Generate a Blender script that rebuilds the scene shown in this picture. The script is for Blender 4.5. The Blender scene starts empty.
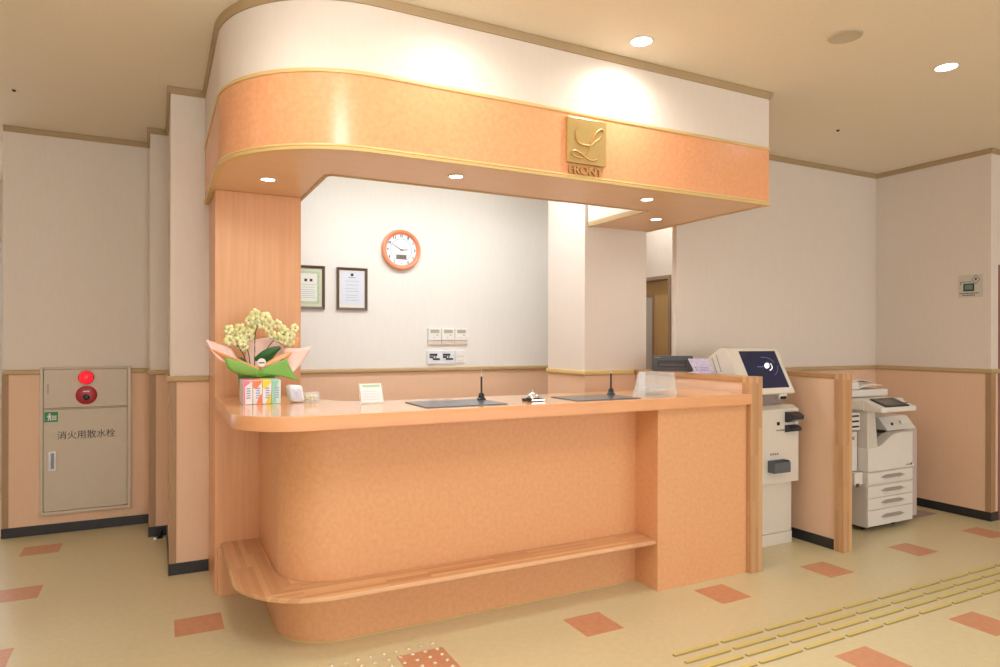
import bpy, bmesh, math, random
from mathutils import Vector, Matrix
random.seed(7)
PI = math.pi
sc = bpy.context.scene
COL = sc.collection

# ------------------------------------------------------------------ camera
cam_d = bpy.data.cameras.new('camera')
cam_d.sensor_fit = 'HORIZONTAL'; cam_d.sensor_width = 36.0
cam_d.lens = 664.17 / 1000 * 36
cam_d.shift_x = 0.0038; cam_d.shift_y = 0.0066
cam = bpy.data.objects.new('camera', cam_d)
cam.location = (0, 0, 1.45)
cam.rotation_euler = (Matrix.Rotation(-0.4717, 4, 'Z') @ Matrix.Rotation(PI/2, 4, 'X') @ Matrix.Rotation(0.0021, 4, 'Z')).to_euler()
cam_d.clip_start = 0.05; cam_d.clip_end = 100
COL.objects.link(cam); sc.camera = cam

# ------------------------------------------------------------------ world, exposure
w = bpy.data.worlds.new('world'); sc.world = w; w.use_nodes = True
bgn = w.node_tree.nodes['Background']
bgn.inputs[0].default_value = (0.93, 0.95, 1.0, 1); bgn.inputs[1].default_value = 3.2
sc.view_settings.view_transform = 'Standard'; sc.view_settings.look = 'None'
sc.view_settings.gamma = 1.0; sc.view_settings.exposure = 0.0
sc.view_settings.use_curve_mapping = False
K_ROOM = 38.0      # watts of a ceiling downlight (spot)
K_SOFF = 3.2      # watts of a small canopy downlight
K_OFF = 9.5       # watts of an office ceiling panel
WARM = (1.0, 0.965, 0.91); COOL = (0.76, 0.89, 1.0)

# ------------------------------------------------------------------ helpers
def s2l(c):
    return c/12.92 if c <= 0.04045 else ((c+0.055)/1.055)**2.4
def rgb(r, g, b): return (s2l(r/255), s2l(g/255), s2l(b/255), 1)

def mat(name, col, rough=0.6, metal=0.0, noise=0.0, nscale=20, bump=0.0, bscale=200, coat=0.0, col2=None,
        emit=None, estr=0.0, alpha=1.0, trans=0.0, stretch=None, spec=0.5, ior=None):
    m = bpy.data.materials.new(name); m.use_nodes = True
    nt = m.node_tree; n = nt.nodes; b = n['Principled BSDF']
    b.inputs['Base Color'].default_value = col
    b.inputs['Roughness'].default_value = rough; b.inputs['Metallic'].default_value = metal
    b.inputs['Coat Weight'].default_value = coat; b.inputs['Coat Roughness'].default_value = 0.08
    b.inputs['Specular IOR Level'].default_value = spec
    if ior: b.inputs['IOR'].default_value = ior
    b.inputs['Alpha'].default_value = alpha
    b.inputs['Transmission Weight'].default_value = trans
    if emit: b.inputs['Emission Color'].default_value = emit; b.inputs['Emission Strength'].default_value = estr
    tc = None
    if noise or bump or col2:
        tc = n.new('ShaderNodeTexCoord'); mp = n.new('ShaderNodeMapping')
        nt.links.new(tc.outputs['Object'], mp.inputs[0])
        if stretch: mp.inputs['Scale'].default_value = stretch
    if noise or col2:
        t = n.new('ShaderNodeTexNoise'); t.inputs['Scale'].default_value = nscale; t.inputs['Detail'].default_value = 4
        nt.links.new(mp.outputs[0], t.inputs['Vector'])
        r = n.new('ShaderNodeValToRGB'); r.color_ramp.elements[0].position = 0.35; r.color_ramp.elements[1].position = 0.65
        c2 = col2 if col2 else tuple(min(1, c*(1-noise)) for c in col[:3]) + (1,)
        r.color_ramp.elements[0].color = c2; r.color_ramp.elements[1].color = col
        nt.links.new(t.outputs['Fac'], r.inputs[0]); nt.links.new(r.outputs[0], b.inputs['Base Color'])
    if bump:
        t2 = n.new('ShaderNodeTexNoise'); t2.inputs['Scale'].default_value = bscale; t2.inputs['Detail'].default_value = 2
        nt.links.new(mp.outputs[0], t2.inputs['Vector'])
        bp = n.new('ShaderNodeBump'); bp.inputs['Strength'].default_value = bump; bp.inputs['Distance'].default_value = 0.002
        nt.links.new(t2.outputs['Fac'], bp.inputs['Height']); nt.links.new(bp.outputs[0], b.inputs['Normal'])
    return m

def link(o, parent=None):
    COL.objects.link(o)
    if parent is not None: o.parent = parent
    return o
def obj(name, bm, mats, parent=None, bevel=0, smooth=False, seg=2):
    bmesh.ops.recalc_face_normals(bm, faces=bm.faces)
    me = bpy.data.meshes.new(name); bm.to_mesh(me); bm.free()
    if not isinstance(mats, (list, tuple)): mats = [mats]
    for m in mats: me.materials.append(m)
    o = bpy.data.objects.new(name, me)
    if smooth:
        for p in me.polygons: p.use_smooth = True
        me.set_sharp_from_angle(angle=math.radians(38))
    link(o, parent)
    if bevel:
        md = o.modifiers.new('bevel', 'BEVEL'); md.width = bevel; md.segments = seg; md.limit_method = 'ANGLE'
    return o
def tag(o, label=None, cat=None, group=None, kind=None):
    if label: o['label'] = label
    if cat: o['category'] = cat
    if group: o['group'] = group
    if kind: o['kind'] = kind
    return o
def thing(name, label, cat, loc=(0, 0, 0), rz=0, group=None):
    o = bpy.data.objects.new(name, None); o.empty_display_size = 0.05
    link(o); o.location = loc; o.rotation_euler = (0, 0, rz)
    return tag(o, label, cat, group)
def NB(): return bmesh.new()
def box(bm, x0, x1, y0, y1, z0, z1, mi=0):
    v = [bm.verts.new((x, y, z)) for z in (z0, z1) for x, y in ((x0, y0), (x1, y0), (x1, y1), (x0, y1))]
    fs = [(0, 3, 2, 1), (4, 5, 6, 7), (0, 1, 5, 4), (1, 2, 6, 5), (2, 3, 7, 6), (3, 0, 4, 7)]
    for f in fs: bm.faces.new([v[i] for i in f]).material_index = mi
    return bm
def prism(bm, poly, z0, z1, mi=0):
    a = [bm.verts.new((x, y, z0)) for x, y in poly]; b = [bm.verts.new((x, y, z1)) for x, y in poly]
    n = len(poly)
    bm.faces.new(a[::-1]).material_index = mi; bm.faces.new(b).material_index = mi
    for i in range(n):
        bm.faces.new((a[i], a[(i+1) % n], b[(i+1) % n], b[i])).material_index = mi
    return bm
def extr(bm, pts3, vec, mi=0):
    """prism from a polygon of 3d points pushed along vec"""
    a = [bm.verts.new(p) for p in pts3]; b = [bm.verts.new(Vector(p)+Vector(vec)) for p in pts3]
    n = len(pts3)
    bm.faces.new(a[::-1]).material_index = mi; bm.faces.new(b).material_index = mi
    for i in range(n): bm.faces.new((a[i], a[(i+1) % n], b[(i+1) % n], b[i])).material_index = mi
    return bm
def lathe(bm, prof, c=(0, 0, 0), axis='Z', n=32, mi=0, caps=True):
    def P(r, h, a):
        x, y = r*math.cos(a), r*math.sin(a)
        if axis == 'Z': return (c[0]+x, c[1]+y, c[2]+h)
        if axis == 'Y': return (c[0]+x, c[1]+h, c[2]+y)
        return (c[0]+h, c[1]+x, c[2]+y)
    rings = []
    for r, h in prof:
        rings.append([bm.verts.new(P(r, h, 2*PI*i/n)) for i in range(n)] if r > 1e-6 else [bm.verts.new(P(0, h, 0))])
    for A, B in zip(rings, rings[1:]):
        for i in range(n):
            j = (i+1) % n
            if len(A) == 1 and len(B) == 1: continue
            if len(A) == 1: f = bm.faces.new((A[0], B[j], B[i]))
            elif len(B) == 1: f = bm.faces.new((A[i], A[j], B[0]))
            else: f = bm.faces.new((A[i], A[j], B[j], B[i]))
            f.material_index = mi
    for R, s in ((rings[0], 1), (rings[-1], -1)):
        if len(R) > 1 and caps: bm.faces.new(R).material_index = mi
    return bm
def tube(bm, pts, r, n=8, mi=0):
    pts = [Vector(p) for p in pts]; rings = []
    rr = r if isinstance(r, (list, tuple)) else [r]*len(pts)
    up = Vector((0, 0, 1))
    for i, p in enumerate(pts):
        d = (pts[min(i+1, len(pts)-1)] - pts[max(i-1, 0)]).normalized()
        u = d.cross(up)
        if u.length < 1e-3: u = d.cross(Vector((0, 1, 0)))
        u.normalize(); v = d.cross(u)
        rings.append([bm.verts.new(p + (u*math.cos(2*PI*k/n) + v*math.sin(2*PI*k/n))*rr[i]) for k in range(n)])
    for A, B in zip(rings, rings[1:]):
        for k in range(n): bm.faces.new((A[k], A[(k+1) % n], B[(k+1) % n], B[k])).material_index = mi
    bm.faces.new(rings[0][::-1]).material_index = mi; bm.faces.new(rings[-1]).material_index = mi
    return bm
def sweep(bm, path, prof, closed=False, mi=0):
    """path: plan points; prof: (outward offset, z) closed profile. outward = right-hand side of travel"""
    n = len(path); rings = []
    for i in range(n):
        p = Vector(path[i])
        d0 = (Vector(path[i]) - Vector(path[i-1])).normalized() if i > 0 else None
        d1 = (Vector(path[i+1]) - Vector(path[i])).normalized() if i < n-1 else None
        if d0 is None: d0 = d1
        if d1 is None: d1 = d0
        n0 = Vector((d0.y, -d0.x)); n1 = Vector((d1.y, -d1.x))
        nn = (n0+n1).normalized(); k = 1/max(0.3, nn.dot(n0))
        rings.append([bm.verts.new((p.x+nn.x*k*o, p.y+nn.y*k*o, z)) for o, z in prof])
    m = len(prof)
    for A, B in zip(rings, rings[1:]):
        for k in range(m): bm.faces.new((A[k], A[(k+1) % m], B[(k+1) % m], B[k])).material_index = mi
    bm.faces.new(rings[0][::-1]).material_index = mi; bm.faces.new(rings[-1]).material_index = mi
    return bm
def arc(cx, cy, r, a0, a1, n=20):
    return [(cx+r*math.cos(math.radians(a0+(a1-a0)*i/n)), cy+r*math.sin(math.radians(a0+(a1-a0)*i/n))) for i in range(n+1)]
def text(name, body, size, m, parent, mw, ext=0.001, wx=None, hz=None, bold=0.0, label=None):
    """text mesh; mw = matrix placing text plane (x right, y up, z towards reader); centred; scaled to wx x hz"""
    c = bpy.data.curves.new('lettering', 'FONT'); c.body = body; c.size = size; c.extrude = ext; c.offset = bold
    t = bpy.data.objects.new('lettering_source', c); COL.objects.link(t)
    bpy.context.view_layer.update()
    dg = bpy.context.evaluated_depsgraph_get()
    me = bpy.data.meshes.new_from_object(t.evaluated_get(dg)); bpy.data.objects.remove(t); 
    xs = [v.co.x for v in me.vertices]; ys = [v.co.y for v in me.vertices]
    cx, cy = (min(xs)+max(xs))/2, (min(ys)+max(ys))/2
    sx = (wx/(max(xs)-min(xs))) if wx else 1; sy = (hz/(max(ys)-min(ys))) if hz else sx
    for v in me.vertices:
        v.co = mw @ Vector(((v.co.x-cx)*sx, (v.co.y-cy)*sy, v.co.z))
    me.materials.clear(); me.materials.append(m)
    o = bpy.data.objects.new(name, me); link(o, parent)
    return o
def plane_m(x, y, z, face='-Y'):
    if face == '-Y': R = Matrix(((1, 0, 0), (0, 0, -1), (0, 1, 0)))
    else: R = Matrix(((0, 0, -1), (-1, 0, 0), (0, 1, 0)))       # reader looks towards +X
    return Matrix.Translation((x, y, z)) @ R.to_4x4()
def copy_tree(o, parent=None):
    c = o.copy(); COL.objects.link(c)
    if parent is not None: c.parent = parent
    for ch in [x for x in o.children]: copy_tree(ch, c)
    return c

# ------------------------------------------------------------------ materials
def wallpaper(name, col, upper=True):
    m = mat(name, col, 0.75, spec=0.25)
    nt = m.node_tree; n = nt.nodes; b = n['Principled BSDF']
    tc = n.new('ShaderNodeTexCoord'); mp = n.new('ShaderNodeMapping'); mp.inputs['Scale'].default_value = (60, 60, 9)
    nt.links.new(tc.outputs['Object'], mp.inputs[0])
    t = n.new('ShaderNodeTexNoise'); t.inputs['Scale'].default_value = 1; t.inputs['Detail'].default_value = 3
    nt.links.new(mp.outputs[0], t.inputs['Vector'])
    bp = n.new('ShaderNodeBump'); bp.inputs['Strength'].default_value = 0.35; bp.inputs['Distance'].default_value = 0.0015
    nt.links.new(t.outputs['Fac'], bp.inputs['Height']); nt.links.new(bp.outputs[0], b.inputs['Normal'])
    r = n.new('ShaderNodeMix'); r.data_type = 'RGBA'
    r.inputs['A'].default_value = tuple(c*0.94 for c in col[:3])+(1,); r.inputs['B'].default_value = col
    nt.links.new(t.outputs['Fac'], r.inputs['Factor']); nt.links.new(r.outputs['Result'], b.inputs['Base Color'])
    return m
M = {}
M['paper'] = wallpaper('wallpaper_cream', rgb(232, 221, 210))
M['paper_office'] = wallpaper('wallpaper_office', rgb(236, 234, 228))
M['peach'] = wallpaper('wallpaper_peach', rgb(236, 200, 170))
M['ceil'] = mat('ceiling_board', rgb(238, 227, 208), 0.85, noise=0.03, nscale=60, bump=0.3, bscale=120, spec=0.2)
M['trim'] = mat('dado_wood', rgb(196, 168, 124), 0.5, noise=0.08, nscale=5, stretch=(4, 4, 40))
M['crown'] = mat('crown_wood', rgb(176, 150, 112), 0.5, noise=0.05, nscale=8)
M['guard'] = mat('guard_wood', rgb(172, 138, 104), 0.5, noise=0.08, nscale=6, stretch=(20, 20, 1))
M['base'] = mat('black_skirting', rgb(44, 44, 46), 0.4, noise=0.1)
M['gold'] = mat('trim_gold', rgb(222, 190, 128), 0.4, noise=0.04, nscale=10)
M['fascia'] = mat('laminate_orange', rgb(236, 171, 124), 0.26, col2=rgb(231, 162, 115), nscale=45, spec=0.5)
M['body'] = mat('laminate_body', rgb(231, 177, 130), 0.36, col2=rgb(226, 167, 120), nscale=45, spec=0.4)
M['wood_pier'] = mat('wood_pier', rgb(230, 176, 130), 0.38, col2=rgb(224, 167, 120), nscale=3, stretch=(18, 18, 0.6))
M['soffit'] = mat('wood_soffit', rgb(232, 194, 158), 0.36, col2=rgb(228, 188, 150), nscale=4, stretch=(1, 14, 1))
M['top'] = mat('worktop_laminate', rgb(230, 176, 132), 0.14, col2=rgb(225, 170, 124), nscale=8, stretch=(1, 12, 1), coat=0.3)
M['edge'] = mat('worktop_edge', rgb(228, 166, 118), 0.3, noise=0.04, nscale=5)
M['white'] = mat('white_plastic', rgb(232, 230, 226), 0.4)
M['cream_metal'] = mat('cream_metal', rgb(208, 196, 176), 0.4, noise=0.03)
M['black'] = mat('black_plastic', rgb(18, 18, 20), 0.25)
M['dark'] = mat('dark_grey', rgb(70, 72, 78), 0.4)
M['grey'] = mat('mid_grey', rgb(140, 138, 136), 0.5)
M['chrome'] = mat('chrome', rgb(225, 225, 228), 0.12, metal=1)
M['lamp'] = mat('lamp_glow', (1, 1, 1, 1), 0.5, emit=(1.0, 0.96, 0.9, 1), estr=14)
M['lampring'] = mat('lamp_ring', rgb(225, 215, 200), 0.4)
M['ink'] = mat('dark_ink', rgb(60, 56, 54), 0.7)
M['paperw'] = mat('white_paper', rgb(240, 240, 242), 0.6, noise=0.02)
M['kiosk'] = mat('kiosk_cream', rgb(226, 219, 206), 0.45, noise=0.02)
M['copier'] = mat('copier_beige', rgb(212, 206, 196), 0.5, noise=0.02)
M['copier2'] = mat('copier_light', rgb(228, 224, 217), 0.45, noise=0.02)

def strips(name, cols, sc_=(1, 1, 1), bw=0.5, rh=0.03, use_uv=False, rough=0.3, horiz='x'):
    m = mat(name, cols[0], rough, spec=0.5, coat=0.15)
    nt = m.node_tree; n = nt.nodes; b = n['Principled BSDF']
    tc = n.new('ShaderNodeTexCoord'); mp = n.new('ShaderNodeMapping'); mp.inputs['Scale'].default_value = sc_
    nt.links.new(tc.outputs['UV' if use_uv else 'Object'], mp.inputs[0])
    if horiz == 'z':   # blocks run vertically: u = z, v = x+y
        sx = n.new('ShaderNodeSeparateXYZ'); cb = n.new('ShaderNodeCombineXYZ'); ad = n.new('ShaderNodeMath')
        nt.links.new(mp.outputs[0], sx.inputs[0]); nt.links.new(sx.outputs['X'], ad.inputs[0]); nt.links.new(sx.outputs['Y'], ad.inputs[1])
        nt.links.new(sx.outputs['Z'], cb.inputs['X']); nt.links.new(ad.outputs[0], cb.inputs['Y']); src = cb.outputs[0]
    elif horiz == 'y':
        sx = n.new('ShaderNodeSeparateXYZ'); cb = n.new('ShaderNodeCombineXYZ'); ad = n.new('ShaderNodeMath')
        nt.links.new(mp.outputs[0], sx.inputs[0]); nt.links.new(sx.outputs['X'], ad.inputs[0]); nt.links.new(sx.outputs['Z'], ad.inputs[1])
        nt.links.new(sx.outputs['Y'], cb.inputs['X']); nt.links.new(ad.outputs[0], cb.inputs['Y']); src = cb.outputs[0]
    else: src = mp.outputs[0]
    br = n.new('ShaderNodeTexBrick'); br.inputs['Scale'].default_value = 1; br.inputs['Brick Width'].default_value = bw
    br.inputs['Row Height'].default_value = rh; br.inputs['Mortar Size'].default_value = 0.0; br.inputs['Mortar'].default_value = cols[2]
    br.inputs['Color1'].default_value = cols[0]; br.inputs['Color2'].default_value = cols[1]; br.offset = 0.37; br.offset_frequency = 2
    nt.links.new(src, br.inputs['Vector'])
    ns = n.new('ShaderNodeTexNoise'); ns.inputs['Scale'].default_value = 6
    mp2 = n.new('ShaderNodeMapping'); mp2.inputs['Scale'].default_value = (3, 60, 3); nt.links.new(src, mp2.inputs[0])
    nt.links.new(mp2.outputs[0], ns.inputs['Vector'])
    mx = n.new('ShaderNodeMix'); mx.data_type = 'RGBA'; mx.blend_type = 'MULTIPLY'; mx.inputs['Factor'].default_value = 0.18
    nt.links.new(br.outputs['Color'], mx.inputs['A']); nt.links.new(ns.outputs['Fac'], mx.inputs['B'])
    nt.links.new(mx.outputs['Result'], b.inputs['Base Color'])
    return m
M['block_z'] = strips('laminated_wood_post', (rgb(222, 178, 130), rgb(196, 148, 106), rgb(190, 144, 100)), bw=0.45, rh=0.026, horiz='z')
M['block_y'] = strips('laminated_wood_rail', (rgb(210, 160, 110), rgb(190, 140, 96), rgb(180, 130, 90)), bw=0.4, rh=0.03, horiz='y')
M['ledge'] = strips('laminated_wood_ledge', (rgb(238, 190, 142), rgb(208, 152, 108), rgb(200, 148, 106)), bw=0.6, rh=0.026, use_uv=True)

# ------------------------------------------------------------------ the room
DADO = 1.225
def wall(name, boxes, split=True, paper='paper'):
    bm = NB()
    for x0, x1, y0, y1, z0, z1 in boxes:
        if split and z0 < 1.2 < z1:
            box(bm, x0, x1, y0, y1, z0, 1.205, 1); box(bm, x0, x1, y0, y1, 1.205, z1, 0)
        else: box(bm, x0, x1, y0, y1, z0, z1, 0)
    return tag(obj(name, bm, [M[paper], M['peach']]), kind='structure')

# floor: beige vinyl with terracotta squares laid every fourth tile
S = 0.22468; OX = -0.14668; OY = -0.23345
flo = mat('vinyl_beige', rgb(216, 204, 166), 0.3, col2=rgb(212, 199, 160), nscale=30, spec=0.4)
flt = mat('vinyl_terracotta', rgb(210, 152, 118), 0.33, col2=rgb(204, 144, 110), nscale=30, spec=0.4)
def cuts(lo, hi, off):
    k = [lo]; i = -40
    while i < 60:
        if i % 4 == 1:
            for q in (off+S*i, off+S*(i+1)):
                if lo < q < hi: k.append(q)
        i += 1
    k.append(hi); return sorted(k)
FX0, FX1, FY0, FY1 = -4.2, 8.2, -4.2, 8.2
xs = cuts(FX0, FX1, OX); ys = cuts(FY0, FY1, OY)
bm = NB()
g = [[bm.verts.new((x, y, 0)) for x in xs] for y in ys]
for j in range(len(ys)-1):
    for i in range(len(xs)-1):
        f = bm.faces.new((g[j][i], g[j][i+1], g[j+1][i+1], g[j+1][i]))
        cxm, cym = (xs[i]+xs[i+1])/2, (ys[j]+ys[j+1])/2
        ti, tj = math.floor((cxm-OX)/S), math.floor((cym-OY)/S)
        f.material_index = 1 if (ti % 4 == 1 and tj % 4 == 1 and (ti, tj) != (1, 21) and xs[i+1]-xs[i] < S*1.2 and ys[j+1]-ys[j] < S*1.2) else 0
bd = list(bm.edges)
r = bmesh.ops.extrude_face_region(bm, geom=list(bm.faces))
for v in [e for e in r['geom'] if isinstance(e, bmesh.types.BMVert)]: v.co.z = -0.1
fl = obj('floor', bm, [flo, flt]); tag(fl, kind='structure')

bm = NB(); box(bm, FX0, FX1, FY0, FY1, 3.0, 3.1); tag(obj('ceiling', bm, M['ceil']), kind='structure')

wall('wall_left', [(-1.0, -0.05, 5.92, 6.12, 0, 3), (-1.0, -0.8, 6.12, 8.0, 0, 3)])
wall('wall_recess', [(-0.05, 0.29, 5.50, 6.12, 0, 3)])
wall('wall_pier', [(0.07, 0.29, 4.54, 5.50, 0, 3)])
wall('wall_office_back', [(0.29, 3.9, 5.16, 5.30, 0, 3), (3.76, 3.9, 5.30, 5.8, 0, 3), (3.76, 4.34, 5.8, 5.94, 0, 3)], paper='paper_office')
wall('wall_column', [(2.83, 3.41, 4.10, 4.62, 0, 3)])
wall('wall_office_right', [(4.2, 4.34, 3.955, 4.70, 0, 3), (4.2, 4.34, 5.50, 5.80, 0, 3), (4.2, 4.34, 4.70, 5.50, 2.055, 3)])
wall('wall_lobby_back', [(3.545, 6.13, 3.91, 3.955, 0, 3)])
wall('wall_right', [(5.97, 6.13, 2.95, 3.91, 0, 3), (7.0, 8.0, 2.95, 3.09, 0, 3), (6.13, 7.0, 2.95, 3.09, 2.07, 3)])
wall('wall_side_right', [(8.0, 8.2, -4.2, 3.09, 0, 3)])
wall('wall_side_left', [(-4.2, -4.0, -4.2, 8.2, 0, 3)])
wall('wall_corridor', [(-4.0, -3.6, 8.0, 8.2, 0, 3), (-1.35, -0.8, 8.0, 8.2, 0, 3), (-3.6, -1.35, 8.0, 8.2, 0, 0.9), (-3.6, -1.35, 8.0, 8.2, 2.4, 3)])
wall('wall_rear', [(-4.0, 8.0, -4.2, -4.0, 0, 0.5), (-4.0, 8.0, -4.2, -4.0, 2.6, 3), (-4.0, -3.5, -4.2, -4.0, 0.5, 2.6), (7.5, 8.0, -4.2, -4.0, 0.5, 2.6), (1.8, 2.2, -4.2, -4.0, 0.5, 2.6)])
# corridor window frame
bm = NB()
for x0, x1, z0, z1 in ((-3.6, -3.54, 0.9, 2.4), (-1.41, -1.35, 0.9, 2.4), (-3.54, -1.41, 0.9, 0.96), (-3.54, -1.41, 2.34, 2.4), (-2.5, -2.44, 0.96, 2.34)):
    box(bm, x0, x1, 8.02, 8.08, z0, z1)
tag(obj('window_1', bm, M['white']), kind='structure')

# skirting
def skirt(name, boxes):
    bm = NB()
    for b_ in boxes: box(bm, *b_, 0.0, 0.072)
    return tag(obj(name, bm, M['base'], bevel=0.002), kind='structure')
skirt('baseboard_left', [(-1.008, -0.05, 5.912, 5.92)])
skirt('baseboard_recess', [(-0.058, 0.07, 5.492, 5.50), (-0.058, -0.05, 5.50, 5.912)])
skirt('baseboard_pier', [(0.062, 0.289, 4.532, 4.54), (0.062, 0.07, 4.54, 5.492)])
skirt('baseboard_lobby', [(3.56, 5.97, 3.902, 3.91)])
skirt('baseboard_right', [(5.962, 5.97, 2.942, 3.902), (5.97, 6.07, 2.942, 2.95)])

# dado rails (wood), crown mouldings, corner guards
_tn = [0]
def trim(path, prof, m):
    _tn[0] += 1
    bm = NB(); sweep(bm, path, prof)
    return tag(obj('trim_%d' % _tn[0], bm, m, bevel=0.003), kind='structure')
DP = [(0, 1.188), (0.012, 1.188), (0.02, 1.197), (0.02, 1.216), (0.014, 1.225), (0, 1.225)]
trim([(-1.0, 5.92), (-0.774, 5.92)], DP, M['trim'])
trim([(-0.182, 5.92), (-0.05, 5.92), (-0.05, 5.50), (0.07, 5.50)], DP, M['trim'])
trim([(0.07, 5.48), (0.07, 4.54), (0.288, 4.54)], DP, M['trim'])
trim([(0.29, 5.16), (3.88, 5.16)], DP, M['trim'])
trim([(2.83, 4.62), (2.83, 4.10), (3.28, 4.10)], DP, M['gold'])
trim([(3.66, 3.91), (5.97, 3.91)], DP, M['trim'])
trim([(5.97, 3.91), (5.97, 2.95), (6.07, 2.95)], DP, M['trim'])
CP = [(0, 2.96), (0.008, 2.96), (0.02, 2.985), (0.02, 3.0), (0, 3.0)]
trim([(-1.0, 5.92), (-0.05, 5.92), (-0.05, 5.50), (0.07, 5.50)], CP, M['crown'])
trim([(0.07, 5.46), (0.07, 4.54), (0.262, 4.54)], CP, M['crown'])
trim([(3.60, 3.91), (5.95, 3.91)], CP, M['crown'])
trim([(5.97, 3.91), (5.97, 2.95), (8.0, 2.95)], CP, M['crown'])
def guard(boxes):
    _tn[0] += 1; bm = NB()
    for b_ in boxes: box(bm, *b_, 0.073, 1.188)
    tag(obj('trim_%d' % _tn[0], bm, M['guard']), kind='structure')
guard([(-1.004, -0.965, 5.914, 5.92)])
guard([(-0.055, -0.01, 5.494, 5.50)])
guard([(0.065, 0.105, 4.534, 4.54), (0.065, 0.07, 4.54, 4.58)])
guard([(5.964, 5.97, 2.944, 2.985), (5.97, 6.03, 2.944, 2.95)])

# door_1 : office side door in the short wall behind the partition
M['door'] = mat('door_tan', rgb(196, 160, 108), 0.5, noise=0.06, nscale=4, stretch=(10, 10, 0.6))
M['frame'] = mat('door_frame', rgb(158, 132, 108), 0.5)
d = tag(bpy.data.objects.new('door_1', None), kind='structure'); link(d); d.location = (4.24, 5.1, 0)
def lb(px, boxes, name, m, bevel=0.0, parent=None):
    """boxes given in world coordinates, stored relative to the parent empty"""
    bm = NB(); L = parent.location if parent else Vector((0, 0, 0))
    pp = parent
    off = Vector((0, 0, 0))
    while pp is not None: off += pp.location; pp = pp.parent
    for b_ in boxes: box(bm, b_[0]-off.x, b_[1]-off.x, b_[2]-off.y, b_[3]-off.y, b_[4]-off.z, b_[5]-off.z)
    return obj(name, bm, m, parent, bevel=bevel)
lb(0, [(4.19, 4.28, 4.701, 4.735, 0, 2.054), (4.19, 4.28, 5.465, 5.499, 0, 2.054), (4.19, 4.28, 4.735, 5.465, 2.02, 2.054)], 'door_frame', M['frame'], 0.003, d)
lb(0, [(4.24, 4.275, 4.737, 5.463, 0.01, 2.017)], 'door_leaf', M['door'], 0.002, d)
lb(0, [(4.232, 4.2395, 5.0, 5.30, 0.7, 1.87)], 'glass_panel', mat('frosted_pane', rgb(196, 190, 180), 0.25), 0.001, d)
lb(0, [(4.226, 4.2395, 4.98, 5.0, 0.68, 1.89), (4.226, 4.2395, 5.30, 5.32, 0.68, 1.89), (4.226, 4.2395, 5.0, 5.30, 1.87, 1.89), (4.226, 4.2395, 5.0, 5.30, 0.68, 0.70)], 'pane_bead', M['frame'], 0.001, d)
# door_2 : mauve framed door at the far right
M['mauve'] = mat('mauve_frame', rgb(150, 112, 108), 0.5)
d = tag(bpy.data.objects.new('door_2', None), kind='structure'); link(d); d.location = (6.55, 3.0, 0)
lb(0, [(6.075, 6.13, 2.935, 3.05, 0, 2.07), (6.945, 7.0, 2.935, 3.05, 0, 2.07), (6.13, 6.945, 2.935, 3.05, 2.02, 2.07)], 'door_frame', M['mauve'], 0.003, d)
lb(0, [(6.131, 6.944, 2.975, 3.015, 0.01, 2.018)], 'door_leaf', M['door'], 0.002, d)

# ------------------------------------------------------------------ reception canopy
outer = [(3.41, 2.93)] + arc(0.895, 3.56, 0.63, 270, 180, 28) + [(0.265, 4.535)]
outer_full = [(3.41, 4.095)] + outer
inner = [(0.77, 4.535), (0.77, 3.46), (0.80, 3.43), (2.87, 3.43), (2.87, 4.095)]
def rev_out(path):  # travel so that the right-hand side is outward
    return path[::-1]
can = thing('reception_canopy', 'large rounded canopy over the front desk, orange marbled fascia below cream wallpaper', 'canopy')
def off_path(path, o):
    bm = None; out = []; n = len(path)
    for i in range(n):
        p = Vector(path[i])
        d0 = (Vector(path[i])-Vector(path[i-1])).normalized() if i else None
        d1 = (Vector(path[i+1])-Vector(path[i])).normalized() if i < n-1 else None
        d0 = d0 or d1; d1 = d1 or d0
        n0 = Vector((d0.y, -d0.x)); n1 = Vector((d1.y, -d1.x)); nn = (n0+n1).normalized(); k = 1/max(0.3, nn.dot(n0))
        q = p + nn*k*o; out.append((q.x, q.y))
    return out
OUT = rev_out(outer_full)                        # from left wall round to the right end: outward on the right?
# check orientation: first leg goes -y on x=.265, right-hand side of (0,-1) is (-1,0) = outward
def ring(z0, z1, o0, o1, m, name, bevel=0, par=None, lab=None):
    bm = NB(); sweep(bm, OUT, [(o0, z0), (o1, z0), (o1, z1), (o0, z1)])
    o = obj(name, bm, m, par or can, bevel=bevel, smooth=True)
    if lab: o['label'] = lab
    return o
M['paper_hi'] = M['paper']
bm = NB(); prism(bm, outer_full[1:] + inner + outer_full[:1], 2.655, 2.998)
# clean the solid: wallpapered upper body
obj('upper_panel', bm, M['paper'], can, smooth=True)['label'] = 'cream wallpapered upper band'
ring(2.312, 2.64, -0.02, 0.0, M['fascia'], 'fascia', lab='orange marbled fascia band')
IN = inner[::-1]
bm = NB(); prism(bm, off_path(OUT, -0.001) + [tuple(p) for p in inner[::-1]], 2.301, 2.318)
obj('soffit', bm, M['soffit'], can, smooth=True)['label'] = 'flat wood-toned soffit'
bm = NB(); sweep(bm, IN, [(0, 2.318), (0.015, 2.318), (0.015, 2.655), (0, 2.655)])
obj('inner_panel', bm, M['paper'], can)
bm = NB(); sweep(bm, OUT, [(-0.02, 2.296), (0.006, 2.296), (0.008, 2.306), (0.004, 2.310), (0.008, 2.314), (0.006, 2.322), (-0.01, 2.324), (-0.02, 2.324)])
obj('lower_trim', bm, M['gold'], can, smooth=True)
bm = NB(); sweep(bm, OUT, [(-0.02, 2.640), (0.005, 2.640), (0.007, 2.646), (0.007, 2.652), (0.003, 2.658), (-0.02, 2.658)])
obj('upper_trim', bm, M['gold'], can, smooth=True)
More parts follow.
